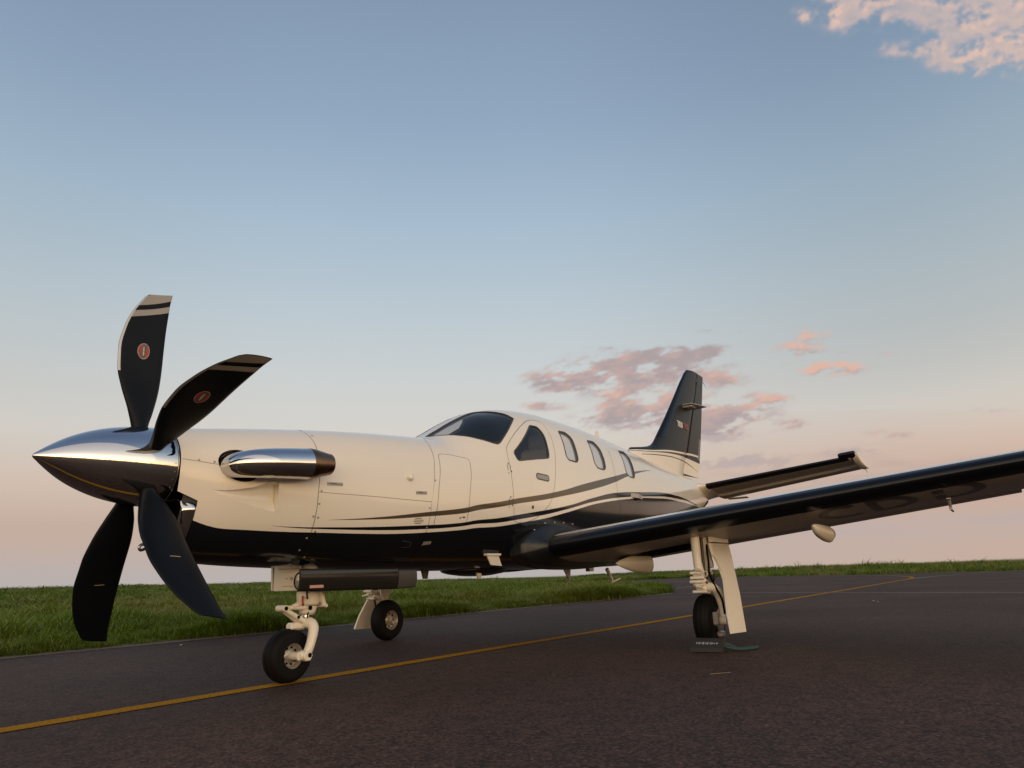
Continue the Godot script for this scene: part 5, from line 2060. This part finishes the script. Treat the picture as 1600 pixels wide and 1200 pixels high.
	for q in [[4.53, 0.868], [4.98, 0.868], [4.965, 0.76], [4.94, 0.66], [4.88, 0.435], [4.75, 0.125], [4.41, 0.137], [4.455, 0.285], [4.535, 0.43], [4.605, 0.56], [4.60, 0.63], [4.57, 0.70], [4.52, 0.77], [4.515, 0.83]]: p.append(Vector2(q[0], q[1]))
	plate(st, p, at.call(0, 0, 2.06 + 0.88 * 0.2), Vector3(1, 0, 0), Vector3(0, 1, -0.2 * side), 0.022)
	obj("leg_door", st, M.gear, g)
	st = new_st()
	p = PackedVector2Array()
	for q in [[4.52, 0.94], [4.64, 0.985], [5.05, 1.04], [4.97, 0.98], [4.975, 0.878], [4.535, 0.880]]: p.append(Vector2(q[0], q[1]))
	plate(st, p, at.call(0, 0, 2.064), Vector3(1, 0, 0), Vector3(0, 1, 0), 0.022)
	obj("upper_leg_door", st, M.gear, g)


func build_root_fairing() -> void:
	for side in [1.0, -1.0]:
		var rings := []
		for z in [0.46, 0.56, 0.60, 0.615, 0.63, 0.645, 0.66, 0.675, 0.69, 0.705, 0.72, 0.74, 0.76]:
			var e := pow(clampf((0.76 - z) / 0.16, 0, 1), 1.8)
			var ring := []
			for i in 60:
				var a: float = absf(1.0 - i / 29.5)
				var x := a * a
				var up := i < 30
				var p := wing_at(z, x, up, 1.0, 0.004)
				var hump := pow(maxf(0.0, 1.0 - pow(absf(x - 0.20) / (0.24 if x < 0.2 else 0.50), 2.0)), 0.8)
				p.y += e * (0.110 * hump if up else -0.02 * hump)
				p.x -= e * 0.15 * pow(1.0 - x, 3.0)
				p.y -= e * 0.02 * pow(1.0 - x, 3.0)
				p.x += e * 0.25 * x
				ring.append(Vector3(p.x, p.y, p.z * side))
			rings.append(ring)
		var st := new_st()
		loft(st, rings, true, false)
		var o := obj("wing_root_fairing", st, M.fairing, plane)
		if side > 0:
			for q in [[4.131, 1.127, 0.640], [4.299, 1.141, 0.642], [4.462, 1.144, 0.642], [4.631, 1.138, 0.642], [3.95, 1.06, 0.635]]:
				st = new_st()
				lathe(st, Vector3(q[0], q[1] - 0.002, q[2]), Vector3(0, 0.55, 0.83), [[0, 0.010], [0.006, 0.008], [0.007, 0.0]], 10, true)
				obj("fairing_bolt", st, M.steel, o)


func build_small_things() -> void:
	# wheel chock with its rope
	var c := Node3D.new()
	c.name = "wheel_chock"
	add_child(c)
	c.position = Vector3(4.36, 0, 2.03)
	tag(c, "black rubber chock with a teal rope loop, in front of the left main wheel", "wheel chock")
	var st := new_st()
	var prof := PackedVector2Array([Vector2(-0.085, 0.005), Vector2(0.085, 0.005), Vector2(0.075, 0.03), Vector2(0.028, 0.105), Vector2(-0.022, 0.105), Vector2(-0.078, 0.035)])
	plate(st, prof, Vector3(0, 0, 0), Vector3(1, 0, 0), Vector3(0, 1, 0), 0.265)
	obj("chock_block", st, M.chock, c)
	rng.seed = 8
	st = new_st()
	var fwd := Vector3(-0.78, 0.62, 0).normalized()
	var up := Vector3(0.62, 0.78, 0).normalized()
	var zz := -0.085
	while zz < 0.10:
		var w := rng.randf_range(0.004, 0.014)
		var h := rng.randf_range(0.010, 0.024)
		box(st, Vector3(-0.051, 0.069, zz) + fwd * 0.0005, Vector3(0.002, h, w), Basis(fwd, up, fwd.cross(up)), 0.0005)
		zz += w + rng.randf_range(0.003, 0.009)
	obj("worn_print", st, mat(Color(0.28, 0.29, 0.31), 0.7), c)
	st = new_st()
	tube(st, smooth_path([Vector3(0.0, 0.06, 0.12), Vector3(0.02, 0.055, 0.16), Vector3(0.10, 0.02, 0.20), Vector3(0.22, 0.014, 0.23), Vector3(0.31, 0.014, 0.255), Vector3(0.32, 0.014, 0.29), Vector3(0.25, 0.014, 0.295), Vector3(0.14, 0.014, 0.255), Vector3(0.06, 0.018, 0.215), Vector3(0.0, 0.035, 0.165), Vector3(-0.01, 0.05, 0.12)], 6), [0.0115], 10)
	obj("rope", st, M.rope, c)
	# a bush far off on the skyline
	var bush := Node3D.new()
	bush.name = "bush"
	add_child(bush)
	var far := Vector3(EYE.x, 0, EYE.z) + Vector3(0.634, 0, -0.773) * 72.0
	bush.position = Vector3(far.x, land(far.x, far.z), far.z)
	tag(bush, "tiny dark bush on the skyline left of the nose wheel leg", "bush")
	st = new_st()
	var leaf := tuft(33, 260, 1.1, 0.5, 0.06)
	for k in 6:
		var tr := Transform3D(Basis.from_euler(Vector3(0, k * 1.1, 0)).scaled(Vector3.ONE * (0.75 + 0.08 * k)), Vector3(sin(k * 2.4) * 0.75, 0.0, cos(k * 2.4) * 0.5))
		st.append_from(leaf, 0, tr)
	obj("foliage", st, M.leaf, bush)
	st = new_st()
	tube(st, [Vector3(0, -0.1, 0), Vector3(0.05, 0.6, 0)], [0.06, 0.03], 8)
	obj("stem", st, M.twig, bush)
	# a twig and some pebbles on the asphalt
	st = new_st()
	tube(st, smooth_path([Vector3(-0.055, 0.006, -0.045), Vector3(-0.01, 0.008, 0.0), Vector3(0.06, 0.006, 0.045)], 4), [0.0035, 0.003, 0.002], 6)
	var o := obj("twig", st, M.twig)
	o.position = Vector3(3.09, 0, 2.57)
	tag(o, "thin dry stalk lying on the bare asphalt in the foreground", "twig")
	var labels := ["pale pebble on the asphalt far right, beyond the wing", "small pale pebble beside the larger one far right on the asphalt", "pale pebble near the grass edge below the propeller"]
	for i in 3:
		st = new_st()
		var rings := []
		for k in 6:
			var ring := []
			for j in 9:
				var a := TAU * j / 9
				var r := sin(PI * k / 5.0) * (1 + 0.25 * sin(j * 2.3 + i)) + 0.01
				ring.append(Vector3(cos(a) * r, 0.45 - 0.45 * cos(PI * k / 5.0), sin(a) * r * 0.7) * [0.03, 0.022, 0.02][i])
			rings.append(ring)
		loft(st, rings)
		o = obj("pebble", st, M.stone)
		o.position = [Vector3(13.0, 0, 1.85), Vector3(12.7, 0, 1.97), Vector3(3.50, 0, -4.2)][i]
		tag(o, labels[i], "pebble")


func _ready() -> void:
	set_stage()
	make_sections()
	make_materials()
	build_setting()
	build_cracks()
	build_grass()
	plane = Node3D.new()
	plane.name = "airplane"
	add_child(plane)
	plane.position = BASE
	tag(plane, "cream and black turboprop airplane with a polished spinner parked on the taxiway", "airplane")
	build_fuselage()
	build_tail()
	build_wing(1.0)
	build_wing(-1.0)
	build_root_fairing()
	build_propeller()
	build_nose_gear()
	build_main_gear(1.0)
	build_main_gear(-1.0)
	build_small_things()
